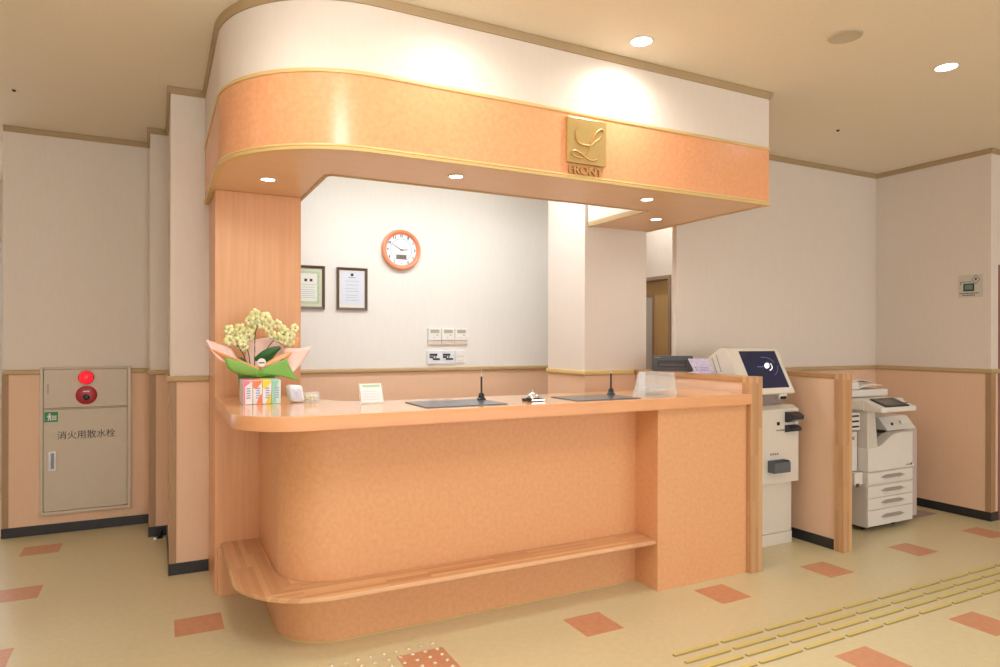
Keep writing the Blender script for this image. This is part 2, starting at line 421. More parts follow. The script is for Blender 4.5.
bm = NB(); sweep(bm, OUT, [(0.0005, 2.96), (0.008, 2.96), (0.018, 2.985), (0.018, 2.999), (0.0005, 2.999)])
obj('crown_moulding', bm, M['crown'], can, smooth=True)
bm = NB(); sweep(bm, IN, [(-0.004, 2.296), (0.014, 2.296), (0.018, 2.318), (0.018, 2.33), (-0.004, 2.33)])
obj('inner_trim', bm, M['trim'], can)

# emblem and FRONT letters: fixed to the fascia
M['brass'] = mat('brass_plate', rgb(214, 186, 124), 0.3, metal=0.65, noise=0.05, nscale=3)
M['brass2'] = mat('brass_letters', rgb(196, 156, 96), 0.35, metal=0.3)
em = thing('wall_emblem', 'square brass plate with a looping script L on the canopy fascia above the word FRONT', 'sign', (2.022, 2.93, 2.50))
bm = NB(); box(bm, -0.123, 0.123, -0.02, -0.001, -0.12, 0.12)
obj('plate', bm, M['brass'], em, bevel=0.003)
Lpts = [(-0.055, 0.075), (-0.068, 0.055), (-0.075, 0.03), (-0.066, 0.0), (-0.045, -0.018), (-0.015, -0.022), (0.02, -0.018), (0.05, 0.005), (0.082, 0.03), (0.100, 0.058), (0.096, 0.075), (0.078, 0.072), (0.05, 0.045), (0.025, 0.0), (0.01, -0.04), (-0.01, -0.075), (-0.035, -0.092), (-0.075, -0.088), (-0.098, -0.078), (-0.098, -0.066), (-0.078, -0.058), (-0.04, -0.07), (0.0, -0.092), (0.03, -0.098), (0.06, -0.088), (0.078, -0.066)]
def smooth_path(p, k=6):
    out = []
    for i in range(len(p)-1):
        a = p[max(i-1, 0)]; b = p[i]; c = p[i+1]; e = p[min(i+2, len(p)-1)]
        for j in range(k):
            t = j/k
            out.append(tuple(0.5*((2*b[q]) + (-a[q]+c[q])*t + (2*a[q]-5*b[q]+4*c[q]-e[q])*t*t + (-a[q]+3*b[q]-3*c[q]+e[q])*t**3) for q in range(len(b))))
    out.append(p[-1]); return out
sp = smooth_path([(x, z) for x, z in Lpts])
nn = len(sp)
bm = NB(); tube(bm, [(x, -0.0225, z) for x, z in sp], [0.0028+0.0035*abs(math.sin(i/nn*PI*3.2)) for i in range(nn)], n=8)
obj('script_letter', bm, M['brass2'], em, smooth=True)
text('lettering', 'FRONT', 0.05, M['brass2'], em, plane_m(0, -0.008, -0.152, '-Y'), ext=0.006, wx=0.215, hz=0.042, bold=0.0012)['label'] = 'raised brass letters FRONT'

# ------------------------------------------------------------------ downlights and ceiling fittings
def make_downlight(r, label, group, loc, watts, spot=True, angle=110, color=WARM):
    t = thing('downlight', label, 'ceiling light', loc, group=group)
    bm = NB(); lathe(bm, [(r*0.86, -0.001), (r*0.86, -0.004), (r, -0.006), (r*1.06, -0.004), (r*1.06, -0.0005)], n=36)
    obj('trim_ring', bm, M['lampring'], t, smooth=True)
    bm = NB(); lathe(bm, [(0, -0.0036), (r*0.5, -0.0034), (r*0.84, -0.0025), (r*0.84, -0.0012), (0, -0.0012)], n=32)
    obj('lamp', bm, M['lamp'], t, smooth=True)
    l = bpy.data.lights.new('downlight_beam', 'SPOT'); l.energy = watts; l.spot_size = math.radians(angle); l.spot_blend = 1.0
    l.shadow_soft_size = r*0.6; l.color = color
    lo = bpy.data.objects.new('downlight_beam', l); link(lo, t); lo.location = (0, 0, -0.012)
    return t
ZC = 3.0
make_downlight(0.062, 'larger round recessed ceiling downlight just in front of the canopy, above the brass emblem', 'ceiling downlights', (2.23, 2.724, ZC), K_ROOM*0.75, angle=165)
make_downlight(0.062, 'round recessed ceiling downlight at far right of the ceiling, nothing beside it', 'ceiling downlights', (3.97, 2.19, ZC), K_ROOM*0.5, angle=165)
for x, y, k in ((1.22, 2.62, 0.5), (0.30, 2.60, 0.45), (3.85, 4.7, 1.1), (2.2, 0.8, 1.1), (0.3, 0.6, 1.2), (-1.6, 0.6, 1), (-1.6, 3.4, .6), (4.1, 0.2, 0.8), (6.2, 0.6, 0.3), (0.3, -1.5, 1), (2.8, -1.5, 0.8), (5.5, -1.5, 0.3)):
    make_downlight(0.062, 'recessed ceiling downlight outside the picture', 'ceiling downlights out of view', (x, y, ZC), K_ROOM*k, angle=165)
for (x, y), lab in zip(((0.52, 3.684), (1.378, 3.165), (2.623, 3.149), (3.111, 3.638)),
        ('small canopy downlight above the flowers, leftmost under the soffit', 'small canopy downlight above the left desk mat, second from the left under the soffit',
         'small canopy downlight in the front of the soffit, below the word FRONT', 'small canopy downlight near the column, rearmost under the soffit')):
    make_downlight(0.040, lab, 'small downlights in the canopy soffit', (x, y, 2.3005), K_SOFF, angle=150)
bm = NB(); lathe(bm, [(0, -0.006), (0.062, -0.006), (0.070, -0.008), (0.080, -0.005), (0.082, -0.0005), (0, -0.0005)], n=36)
o = obj('ceiling_speaker', bm, mat('speaker_grille', rgb(200, 190, 168), 0.6, bump=0.6, bscale=600), smooth=True)
o.location = (3.112, 2.204, ZC); tag(o, 'round flat grey-beige speaker grille in the ceiling between the two downlights', 'speaker')
for x, y, lab in ((-0.798, 5.046, 'tiny dark hook on the ceiling above the left wall'), (4.455, 3.21, 'tiny dark hook on the ceiling right of the canopy end')):
    bm = NB(); lathe(bm, [(0, -0.012), (0.007, -0.010), (0.012, -0.003), (0.012, -0.0005), (0, -0.0005)], n=12)
    o = obj('ceiling_hook', bm, M['ink'], smooth=True); o.location = (x, y, ZC); tag(o, lab, 'hook', 'ceiling hooks')
t = thing('dome_light', 'flush round dome ceiling light over the lobby, outside the picture', 'ceiling light', (0.26, 1.46, 3.0))
bm = NB(); lathe(bm, [(0, -0.075), (0.07, -0.068), (0.12, -0.04), (0.135, -0.0005), (0, -0.0005)], n=36); obj('dome', bm, M['lamp'], t, smooth=True)
l = bpy.data.lights.new('dome_beam', 'POINT'); l.energy = 38; l.shadow_soft_size = 0.19; l.color = WARM
lo = bpy.data.objects.new('dome_beam', l); link(lo, t); lo.location = (0, 0, -0.27)
# office ceiling panels (cool fluorescent light)
for x, y, k in ((1.25, 4.15, 1), (2.25, 4.15, 1)):
    t = thing('ceiling_panel_light', 'long fluorescent ceiling light in the back office', 'ceiling light', (x, y, 3.0), group='office ceiling lights')
    bm = NB(); box(bm, -0.41, 0.41, -0.11, 0.11, -0.05, -0.0005); obj('housing', bm, M['white'], t, bevel=0.004)
    bm = NB(); box(bm, -0.39, 0.39, -0.09, 0.09, -0.056, -0.0505); obj('diffuser', bm, M['lamp'], t)
    l = bpy.data.lights.new('panel_beam', 'AREA'); l.shape = 'RECTANGLE'; l.size = 0.78; l.size_y = 0.18; l.energy = K_OFF; l.color = COOL
    lo = bpy.data.objects.new('panel_beam', l); link(lo, t); lo.location = (0, 0, -0.06)

# ------------------------------------------------------------------ reception counter
t = thing('wood_pillar', 'smooth orange wood-grain pillar carrying the left end of the canopy', 'pillar', (0.528, 4.3, 0))
bm = NB(); box(bm, -0.237, 0.237, -0.225, 0.235, 0, 2.30); obj('panel', bm, M['wood_pier'], t, bevel=0.002)
bm = NB(); box(bm, -0.2378, -0.2365, -0.227, 0.235, 0, 2.30); obj('edge_strip', bm, M['edge'], t)

ctr = thing('reception_counter', 'orange marbled laminate front desk body, rounded at the left, boxed out at right', 'counter', (0.528, 3.19, 0))
def rel(path, o): return [(x-o.location.x, y-o.location.y) for x, y in path]
body = [(0.53, 4.074)] + arc(0.80, 3.46, 0.27, 180, 270, 16) + [(2.574, 3.19)]
bm = NB(); sweep(bm, rel(body, ctr), [(-0.04, 0), (0, 0), (0, 1.054), (-0.04, 1.054)])
obj('front_panel', bm, M['body'], ctr, smooth=True)
bm = NB(); sweep(bm, rel(body, ctr), [(0.0005, 0), (0.004, 0), (0.004, 0.008), (0.0005, 0.008)])
obj('base_strip', bm, M['gold'], ctr, smooth=True)
bm = NB(); box(bm, 2.574-.528, 3.286-.528, 2.99-3.19, 3.45-3.19, 0, 1.054)
obj('end_cabinet', bm, M['body'], ctr, bevel=0.0015)['label'] = 'boxed-out right end cabinet'
# ledge
lo_out = [(0.322, 4.073)] + arc(0.742, 3.42, 0.42, 180, 270, 16) + [(2.573, 3.0)]
lo_in = [(0.527, 4.073)] + arc(0.80, 3.46, 0.273, 180, 270, 16) + [(2.573, 3.187)]
lg = thing('bag_ledge', 'low laminated-wood ledge running round the foot of the front desk', 'ledge', (0.61, 3.26, 0.268))
bm = NB(); uvl = bm.loops.layers.uv.new('UVMap')
TH = 0.026; n = len(lo_out); L = [0]
for i in range(1, n): L.append(L[-1] + (Vector(lo_out[i])-Vector(lo_out[i-1])).length)
prof = [(0.0, 0.004), (0.0, TH-0.010), (0.02, TH-0.002), (0.05, TH), (1.0, TH), (1.0, 0.0), (0.03, 0.0)]
rings = []
for i in range(n):
    a = Vector(lo_out[i]); b = Vector(lo_in[i]); rr_ = []
    for k, z in prof:
        p = a.lerp(b, k); rr_.append((bm.verts.new((p.x-0.61, p.y-3.26, z)), ((p.y+7, p.x+z*0.3), (p.x, p.y+z*0.3))))
    rings.append(rr_)
for ri_, (A, B) in enumerate(zip(rings, rings[1:])):
    for k in range(len(prof)):
        k2 = (k+1) % len(prof); q = (A[k], A[k2], B[k2], B[k])
        f = bm.faces.new([x[0] for x in q])
        for lp, x in zip(f.loops, q): lp[uvl].uv = x[1][0 if ri_ < 9 else 1]
for R in (rings[0], rings[-1]): bm.faces.new([x[0] for x in R])
obj('ledge_board', bm, M['ledge'], lg, smooth=True)
bm = NB(); box(bm, 0.305-0.61, 0.50-0.61, 4.045-3.26, 4.0725-3.26, -0.268, -0.001); obj('bracket', bm, M['wood_pier'], lg)
# worktop
wt = thing('countertop', 'glossy tan countertop with rounded left corner on the front desk', 'countertop', (0.585, 3.2, 1.055))
ct_out = [(0.295, 4.073)] + arc(0.585, 3.215, 0.29, 180, 270, 18) + [(3.286, 2.952)]
ct_poly = ct_out + [(3.286, 3.50), (1.0, 3.50), (0.86, 3.60), (0.80, 3.74), (0.79, 4.073)]
bm = NB(); prism(bm, rel(ct_poly, wt), 0.004, 0.065)
obj('slab', bm, M['top'], wt, bevel=0.002, smooth=True)
bm = NB(); sweep(bm, rel(ct_out, wt), [(-0.002, 0.0), (0.002, 0.0), (0.0025, 0.06), (0.001, 0.0625), (-0.002, 0.0625)])
obj('edge_band', bm, M['edge'], wt, smooth=True)

# ------------------------------------------------------------------ partitions
def partition(x0, x1, yback, label, loc_y=2.97):
    t = thing('low_partition', label, 'partition', ((x0+x1)/2, 3.0, 0), group='low peach partitions with wooden ends')
    hw = (x1-x0)/2
    bm = NB(); box(bm, -hw, hw, -0.042, 0.03, 0, 1.225); obj('end_post', bm, M['block_z'], t, bevel=0.002)
    bm = NB(); box(bm, -hw+0.004, hw-0.004, 0.0305, yback-3.0, 1.19, 1.224); obj('top_rail', bm, M['block_y'], t, bevel=0.002)
    bm = NB(); box(bm, -hw+0.016, hw-0.016, 0.0305, yback-3.0, 0.0, 1.1895); obj('panel', bm, M['peach'], t)
    bm = NB()
    for s in (-1, 1): box(bm, *sorted((s*(hw-0.0155), s*(hw-0.008))), 0.0305, yback-3.0, 0, 0.072)
    obj('skirting', bm, M['base'], t)
    return t
partition(3.288, 3.39, 4.098, 'low peach partition with wood end post between the front desk and the payment kiosk')
partition(4.17, 4.262, 3.909, 'low peach partition with wood end post between the payment kiosk and the copier')

# ------------------------------------------------------------------ fire hydrant cabinet
fc = thing('hydrant_cabinet', 'cream metal fire-hydrant cabinet with a red lamp set in the left wall', 'cabinet', (-0.477, 5.92, 0.67))
def fb(x0, x1, z0, z1, y0, y1): return (x0+0.477, x1+0.477, y0, y1, z0-0.67, z1-0.67)
bm = NB()
for a in ((-0.773, -0.752, 0.145, 1.24), (-0.206, -0.182, 0.145, 1.24), (-0.752, -0.206, 1.226, 1.24), (-0.752, -0.206, 0.145, 0.168), (-0.752, -0.206, 0.928, 0.935)):
    box(bm, *fb(a[0], a[1], a[2], a[3], -0.03, -0.001))
obj('frame', bm, M['cream_metal'], fc, bevel=0.002)
bm = NB(); box(bm, *fb(-0.749, -0.209, 0.938, 1.223, -0.026, -0.002)); up = obj('upper_door', bm, M['cream_metal'], fc, bevel=0.0015)
bm = NB(); box(bm, *fb(-0.749, -0.209, 0.171, 0.925, -0.026, -0.002)); dn = obj('lower_door', bm, M['cream_metal'], fc, bevel=0.0015)
bm = NB(); box(bm, *fb(-0.745, -0.213, 0.175, 1.219, -0.006, -0.001)); obj('back_box', bm, M['ink'], fc)
Yd = -0.0262
bm = NB(); lathe(bm, [(0.052, 0), (0.052, -0.012), (0.045, -0.018)], c=(-0.003, Yd, 1.161-0.67), axis='Y', n=32); obj('lamp_base', bm, mat('red_base', rgb(190, 40, 40), 0.35), fc, smooth=True)
bm = NB(); lathe(bm, [(0.046, -0.012), (0.044, -0.03), (0.035, -0.045), (0.018, -0.053), (0, -0.055)], c=(-0.003, Yd, 1.161-0.67), axis='Y', n=32)
obj('indicator_lamp', bm, mat('red_lamp', rgb(250, 30, 45), 0.15, emit=rgb(255, 20, 40), estr=1.3), fc, smooth=True)['label'] = 'glowing red indicator lamp'
bm = NB(); lathe(bm, [(0.07, 0), (0.07, -0.008), (0.062, -0.014), (0.03, -0.018), (0, -0.018)], c=(-0.001, Yd, 1.027-0.67), axis='Y', n=40)
cb_ = obj('call_button', bm, mat('red_button', rgb(176, 42, 52), 0.35), fc, smooth=True); cb_['label'] = 'round red alarm call button'
bm = NB(); lathe(bm, [(0.022, -0.017), (0.022, -0.024), (0.014, -0.028), (0, -0.028)], c=(-0.001, Yd, 1.012-0.67), axis='Y', n=24); obj('push_knob', bm, M['black'], cb_, smooth=True)
bm = NB(); box(bm, -0.022, 0.02, Yd-0.0195, Yd-0.018, 1.052-.67, 1.060-.67); obj('button_label', bm, M['white'], cb_)
bm = NB()
for i in range(6): box(bm, *fb(-0.727, -0.716, 1.105-i*0.012, 1.112-i*0.012, Yd-0.0008, Yd))
obj('small_print', bm, M['grey'], up)
bm = NB(); box(bm, *fb(-0.744, -0.659, 0.835, 0.909, Yd-0.002, Yd)); sg = obj('green_sign', bm, mat('sign_green', rgb(30, 140, 84), 0.4), fc); sg['label'] = 'small green hydrant sign with a white figure'
bm = NB()
Ys = Yd-0.0032
def fpoly(bm, pts): extr(bm, [(x+0.477, Ys, z-0.67) for x, z in pts], (0, 0.0012, 0))
box(bm, *fb(-0.716, -0.706, 0.888, 0.899, Ys, Ys+0.001))
fpoly(bm, [(-0.722, 0.885), (-0.700, 0.885), (-0.702, 0.868), (-0.700, 0.846), (-0.707, 0.846), (-0.711, 0.864), (-0.716, 0.846), (-0.723, 0.846), (-0.717, 0.868), (-0.728, 0.872)])
for z in (0.850, 0.862, 0.874): box(bm, *fb(-0.692, -0.672, z, z+0.006, Ys, Ys+0.001))
box(bm, *fb(-0.694, -0.691, 0.846, 0.884, Ys, Ys+0.001)); box(bm, *fb(-0.672, -0.669, 0.846, 0.884, Ys, Ys+0.001))
obj('pictogram', bm, M['white'], sg)
text('lettering', '消火用散水栓', 0.06, M['ink'], dn, plane_m(-0.476+0.477, Yd-0.0006, 0.732-0.67), ext=0.0005, wx=0.375, hz=0.062)['label'] = 'dark printed characters 消火用散水栓'
bm = NB(); box(bm, *fb(-0.719, -0.669, 0.471, 0.617, Yd-0.004, Yd)); hp = obj('handle', bm, mat('handle_steel', rgb(196, 192, 188), 0.3, metal=0.7), dn, bevel=0.002)
bm = NB(); box(bm, *fb(-0.704, -0.682, 0.486, 0.602, Yd-0.0065, Yd-0.0042)); obj('grip', bm, mat('grip_grey', rgb(128, 130, 134), 0.3, metal=0.5), hp, bevel=0.001)

# door stop at the recess
t = thing('door_stop', 'small black door stop on the floor at the foot of the left recess', 'door stop', (0.02, 5.44, 0))
bm = NB(); lathe(bm, [(0, 0), (0.026, 0), (0.026, 0.008), (0.012, 0.014), (0.012, 0.03), (0.02, 0.036), (0.02, 0.05), (0, 0.054)], n=20); obj('post', bm, M['black'], t, smooth=True)
bm = NB(); box(bm, -0.045, 0.04, -0.012, 0.012, 0.0, 0.007); obj('foot', bm, M['chrome'], t, bevel=0.002)

# ------------------------------------------------------------------ tactile bars and studs
M['yellow'] = mat('tactile_yellow', rgb(218, 198, 108), 0.45, noise=0.05, nscale=40)
M['stud'] = mat('tactile_stud', rgb(232, 222, 196), 0.25, metal=0.3)
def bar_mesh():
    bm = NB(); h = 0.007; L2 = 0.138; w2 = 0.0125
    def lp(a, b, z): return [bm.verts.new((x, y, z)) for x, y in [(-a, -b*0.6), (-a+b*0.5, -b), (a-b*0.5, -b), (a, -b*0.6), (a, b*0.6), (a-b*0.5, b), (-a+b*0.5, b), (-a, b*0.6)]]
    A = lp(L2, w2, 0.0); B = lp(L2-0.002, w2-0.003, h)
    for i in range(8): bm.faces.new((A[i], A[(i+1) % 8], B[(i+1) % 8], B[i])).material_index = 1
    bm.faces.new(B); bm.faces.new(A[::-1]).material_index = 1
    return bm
proto = None
rows = [2.346, 2.270, 2.196, 2.118]
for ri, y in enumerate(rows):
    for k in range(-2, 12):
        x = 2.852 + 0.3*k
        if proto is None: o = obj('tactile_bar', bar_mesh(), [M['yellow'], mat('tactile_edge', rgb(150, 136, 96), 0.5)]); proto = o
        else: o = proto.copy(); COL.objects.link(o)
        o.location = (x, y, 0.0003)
        which = ('farthest from', 'second from the far side of', 'third from the far side of', 'nearest')[ri]
        tag(o, 'raised yellow guide bar on the floor, in the %s' % ('row nearest the front desk', 'second row from the front desk', 'third row from the front desk', 'row farthest from the front desk')[ri], 'tactile bar', 'yellow tactile bars, row %s' % ('one', 'two', 'three', 'four')[ri])
proto = None
for j in range(6):
    for i in range(10):
        x, y = 0.631+0.0601*i, 2.964-0.0615*j
        if proto is None:
            bm = NB(); lathe(bm, [(0.0105, 0), (0.0105, 0.002), (0.007, 0.005), (0, 0.006)], n=14); o = obj('tactile_stud', bm, M['stud'], smooth=True); proto = o
        else: o = proto.copy(); COL.objects.link(o)
        o.location = (x, y, 0.0003)
        red = (OX+5*S-0.005 < x < OX+6*S+0.005) and (OY+13*S-0.005 < y < OY+14*S+0.005)
        tag(o, 'small pale metal stud on the terracotta tile before the front desk' if red else 'small pale metal stud on the beige floor before the front desk', 'tactile stud', 'studs on the terracotta tile' if red else 'studs on the beige floor')
# ------------------------------------------------------------------ things on the countertop
ZT = 1.1205
def desk_mat(x0, x1, y0, y1, label):
    bm = NB(); cx, cy = (x0+x1)/2, (y0+y1)/2
    box(bm, x0-cx, x1-cx, y0-cy, y1-cy, 0, 0.004)
    o = obj('desk_mat', bm, mat('mat_grey', rgb(86, 92, 102), 0.22, noise=0.05), bevel=0.001); o.location = (cx, cy, ZT)
    return tag(o, label, 'desk mat', 'grey writing mats on the countertop')
desk_mat(1.160, 1.605, 3.015, 3.325, 'grey writing mat on the countertop, left of the service bell')
desk_mat(2.025, 2.455, 2.995, 3.275, 'grey writing mat on the countertop, right of the service bell')
def pen_stand(x, y, label):
    t = thing('pen_stand', label, 'pen stand', (x, y, ZT+0.0045), group='black pen stands')
    bm = NB(); lathe(bm, [(0, 0), (0.024, 0), (0.024, 0.006), (0.017, 0.012), (0.015, 0.028), (0.010, 0.036), (0, 0.036)], n=24); obj('base', bm, M['black'], t, smooth=True)
    bm = NB(); tube(bm, [(0, 0, 0.03), (0.0, 0, 0.126)], [0.0052, 0.0052], n=12); obj('pen', bm, M['black'], t, smooth=True)
    bm = NB(); tube(bm, [(0, 0, 0.126), (0, 0, 0.134), (0, 0, 0.162)], [0.0035, 0.0022, 0.0012], n=8); obj('pen_chain_tip', bm, M['white'], t, smooth=True)
pen_stand(1.578, 3.27, 'black counter pen upright in its base on the left writing mat')
pen_stand(2.435, 3.25, 'black counter pen upright in its base on the right writing mat')
t = thing('service_bell', 'chrome dome service bell on a black square base between the two mats', 'bell', (1.815, 3.12, ZT))
bm = NB(); box(bm, -0.046, 0.046, -0.042, 0.042, 0, 0.014); obj('base', bm, M['black'], t, bevel=0.003)
bm = NB(); box(bm, -0.034, 0.05, -0.048, -0.0425, 0.003, 0.013); obj('front_plate', bm, M['chrome'], t, bevel=0.001)
bm = NB(); lathe(bm, [(0.036, 0.0145), (0.038, 0.018), (0.034, 0.030), (0.024, 0.040), (0.010, 0.046), (0, 0.047)], n=32); obj('dome', bm, M['chrome'], t, smooth=True)
bm = NB(); lathe(bm, [(0.003, 0.046), (0.003, 0.054), (0.006, 0.057), (0.004, 0.061), (0, 0.062)], n=16); obj('knob', bm, M['chrome'], t, smooth=True)
# acrylic notice
M['acryl'] = mat('acrylic', rgb(238, 244, 246), 0.05, alpha=0.22)
t = thing('notice_card', 'white notice card with green header in a leaning clear stand, left of the mats', 'sign', (0.99, 3.34, ZT), rz=0.04)
def slab_leaning(w0, w1, h, th, lean, dy=0):
    return [(-w0, dy, 0), (w0, dy, 0), (w1, dy+lean, h), (-w1, dy+lean, h)]
bm = NB(); extr(bm, slab_leaning(0.064, 0.064, 0.104, 0, 0.045), (0, 0.003, 0)); obj('stand', bm, M['acryl'], t)
bm = NB(); box(bm, -0.064, 0.064, 0.004, 0.07, 0, 0.003); obj('stand_foot', bm, M['acryl'], t)
bm = NB(); extr(bm, [(-0.058, -0.0005, 0.006), (0.058, -0.0005, 0.006), (0.058, 0.041, 0.101), (-0.058, 0.041, 0.101)], (0, 0.0008, 0)); cd = obj('card', bm, M['paperw'], t)
bm = NB(); extr(bm, [(-0.045, 0.0332, 0.084), (0.05, 0.0332, 0.084), (0.05, 0.0384, 0.096), (-0.045, 0.0384, 0.096)], (0, 0.0006, 0)); obj('header_band', bm, mat('header_green', rgb(178, 210, 178), 0.6), cd)
bm = NB()
for k in range(4):
    z = 0.022+k*0.013; y = -0.0012+z*0.436-0.003
    extr(bm, [(-0.046, y, z), (0.04-0.01*(k % 2), y, z), (0.04-0.01*(k % 2), y+0.0009, z+0.002), (-0.046, y+0.0009, z+0.002)], (0, 0.0006, 0))
obj('text_lines', bm, mat('pale_print', rgb(196, 200, 212), 0.7), cd)

# tissue packs
cols = [(rgb(238, 120, 150), 'pink and white'), (rgb(246, 130, 84), 'orange and white'), (rgb(232, 214, 40), 'yellow and white'), (rgb(150, 214, 190), 'mint green and white')]
for i, (c, nm) in enumerate(cols):
    t = thing('tissue_box', '%s slim tissue box standing upright in front of the flowers' % nm, 'tissue box', (0.4085+i*0.0462, 3.65, ZT), group='upright tissue boxes in a row')
    bm = NB(); box(bm, -0.0222, 0.0222, -0.085, 0.085, 0, 0.122)
    tb = obj('carton', bm, mat('carton_white', rgb(238, 236, 236), 0.35) if i < 3 else mat('carton_mint', rgb(206, 230, 224), 0.35), t, bevel=0.002)
    cm = mat('print_'+('pink', 'orange', 'yellow', 'mint')[i], c, 0.35)
    bm = NB()
    if i == 0: extr(bm, [(-0.021, -0.0857, 0.122-0.001), (-0.021, -0.0857, 0.004), (-0.013, -0.0857, 0.004), (-0.014, -0.0857, 0.09), (0.02, -0.0857, 0.118)], (0, 0.0006, 0))
    elif i < 3: extr(bm, [(-0.021, -0.0857, 0.120), (-0.021, -0.0857, 0.085), (-0.008, -0.0857, 0.075), (0.02, -0.0857, 0.11), (0.02, -0.0857, 0.12)], (0, 0.0006, 0)); extr(bm, [(0.021, -0.0857, 0.003), (0.021, -0.0857, 0.055), (0.006, -0.0857, 0.035), (-0.005, -0.0857, 0.003)], (0, 0.0006, 0))
    else: extr(bm, [(-0.02, -0.0857, 0.118), (-0.02, -0.0857, 0.004), (0.0, -0.0857, 0.004), (-0.006, -0.0857, 0.06), (0.012, -0.0857, 0.118)], (0, 0.0006, 0))
    obj('colour_print', bm, cm, t)
    bm = NB(); box(bm, -0.0205, 0.0205, -0.083, 0.083, 0.1222, 0.1228); obj('top_print', bm, cm, t)
    bm = NB()
    for k in range(5): box(bm, -0.008+0.002*(k % 2), 0.012, -0.0866, -0.0858, 0.03+k*0.012, 0.036+k*0.012)
    obj('small_print', bm, mat('print_blue', rgb(150, 165, 205), 0.6), t)

# sweets beside them
def lumpy(name, sx, sy, sz, m, seed, parent, amp=0.12):
    rnd = random.Random(seed); bm = NB(); bmesh.ops.create_icosphere(bm, subdivisions=3, radius=1)
    for v in bm.verts:
        k = 1+amp*(rnd.random()-0.5)
        x, y, z = v.co*k
        p = lambda q: math.copysign(abs(q)**0.4, q)
        v.co = Vector((p(x)*sx, p(y)*sy, sz+p(z)*sz))
    return obj(name, bm, m, parent, smooth=False)
t = thing('wipes_pack', 'crinkled white plastic packet beside the tissue boxes', 'packet', (0.648, 3.60, ZT), rz=0.1)
o = lumpy('pouch', 0.036, 0.045, 0.046, mat('glossy_white_film', rgb(236, 238, 246), 0.18), 3, t)
for v in o.data.vertices: v.co.x += -v.co.z*0.18+0.008
bm = NB(); extr(bm, [(-0.022, -0.047, 0.02), (0.022, -0.047, 0.02), (0.015, -0.047, 0.07), (-0.03, -0.047, 0.07)], (0, 0.002, 0)); obj('front_print', bm, mat('pack_print', rgb(222, 226, 240), 0.3, col2=rgb(190, 200, 226), nscale=60), t)
t = thing('sweets_box', 'small clear box of yellow and white sweets at the right of the white packet', 'sweets', (0.728, 3.585, ZT))
bm = NB(); box(bm, -0.036, 0.036, -0.026, 0.026, 0, 0.002)
box(bm, -0.036, 0.036, -0.026, -0.0245, 0.002, 0.052); box(bm, -0.036, 0.036, 0.0245, 0.026, 0.002, 0.052); box(bm, -0.036, -0.0345, -0.0245, 0.0245, 0.002, 0.052); box(bm, 0.0345, 0.036, -0.0245, 0.0245, 0.002, 0.052)
obj('clear_box', bm, M['acryl'], t)
ym = mat('sweet_yellow', rgb(236, 214, 110), 0.3); wm = mat('sweet_white', rgb(236, 230, 226), 0.3)
rnd = random.Random(5)
for k in range(12):
    bm = NB(); bmesh.ops.create_icosphere(bm, subdivisions=2, radius=0.0085)
    o = obj('sweet', bm, ym if (k % 3 != 2) else wm, smooth=True)
    ix, iy, iz = k % 3, (k//3) % 2, k//6
    o.location = (0.728-0.022+ix*0.022, 3.585-0.012+iy*0.024, ZT+0.011+iz*0.0172)
    o.scale = (1.15, 1.0, 0.95)
    tag(o, 'yellow wrapped sweet inside the clear box on the countertop' if (k % 3 != 2) else 'white wrapped sweet inside the clear box on the countertop', 'sweet', 'yellow sweets in the clear box' if (k % 3 != 2) else 'white sweets in the clear box')

# ------------------------------------------------------------------ orchid arrangement
t = thing('potted_orchid', 'yellow-green orchid gift plant in green, orange and pink wrapping paper beside the wood pillar', 'plant', (0.485, 3.84, ZT))
def R(x, y, z): return (x-0.485, y-3.84, z-ZT)
bm = NB(); lathe(bm, [(0, 0), (0.078, 0), (0.085, 0.03), (0.094, 0.10), (0.098, 0.16), (0.090, 0.16), (0.086, 0.14), (0, 0.135)], n=28)
obj('pot', bm, mat('pot_green', rgb(92, 140, 72), 0.5, col2=rgb(70, 116, 60), nscale=20), t, smooth=True)
gm = mat('wrap_green', rgb(134, 190, 88), 0.5, noise=0.1, nscale=8); om = mat('wrap_orange', rgb(250, 182, 128), 0.5, noise=0.06, nscale=8); pm = mat('wrap_pink', rgb(252, 214, 204), 0.45, noise=0.05, nscale=10)
def sheet(name, rows_, m, th=0.0012):
    """rows_: grid of 3d points, smooth sheet with thickness"""
    bm = NB(); g = [[bm.verts.new(R(*p)) for p in r_] for r_ in rows_]
    for A, B in zip(g, g[1:]):
        for i in range(len(A)-1): bm.faces.new((A[i], A[i+1], B[i+1], B[i]))
    o = obj(name, bm, m, t, smooth=False)
    for p in o.data.polygons: p.use_smooth = True
    s = o.modifiers.new('subd', 'SUBSURF'); s.levels = 2; s.render_levels = 2; s.boundary_smooth = 'PRESERVE_CORNERS'
    s = o.modifiers.new('solid', 'SOLIDIFY'); s.thickness = th
    return o
sheet('wrapping_paper', [[(0.39, 3.758, 1.262), (0.44, 3.745, 1.254), (0.486, 3.735, 1.25)], [(0.322, 3.745, 1.292), (0.41, 3.735, 1.284), (0.486, 3.73, 1.270)], [(0.314, 3.745, 1.358), (0.40, 3.74, 1.330), (0.486, 3.728, 1.286)]], gm)['label'] = 'green wrapping leaf at left'
sheet('wrapping_paper', [[(0.486, 3.735, 1.25), (0.57, 3.74, 1.264), (0.690, 3.735, 1.222)], [(0.486, 3.73, 1.270), (0.575, 3.728, 1.302), (0.655, 3.735, 1.275)], [(0.486, 3.728, 1.286), (0.565, 3.73, 1.325), (0.625, 3.735, 1.345)]], gm)['label'] = 'green wrapping leaf at right'
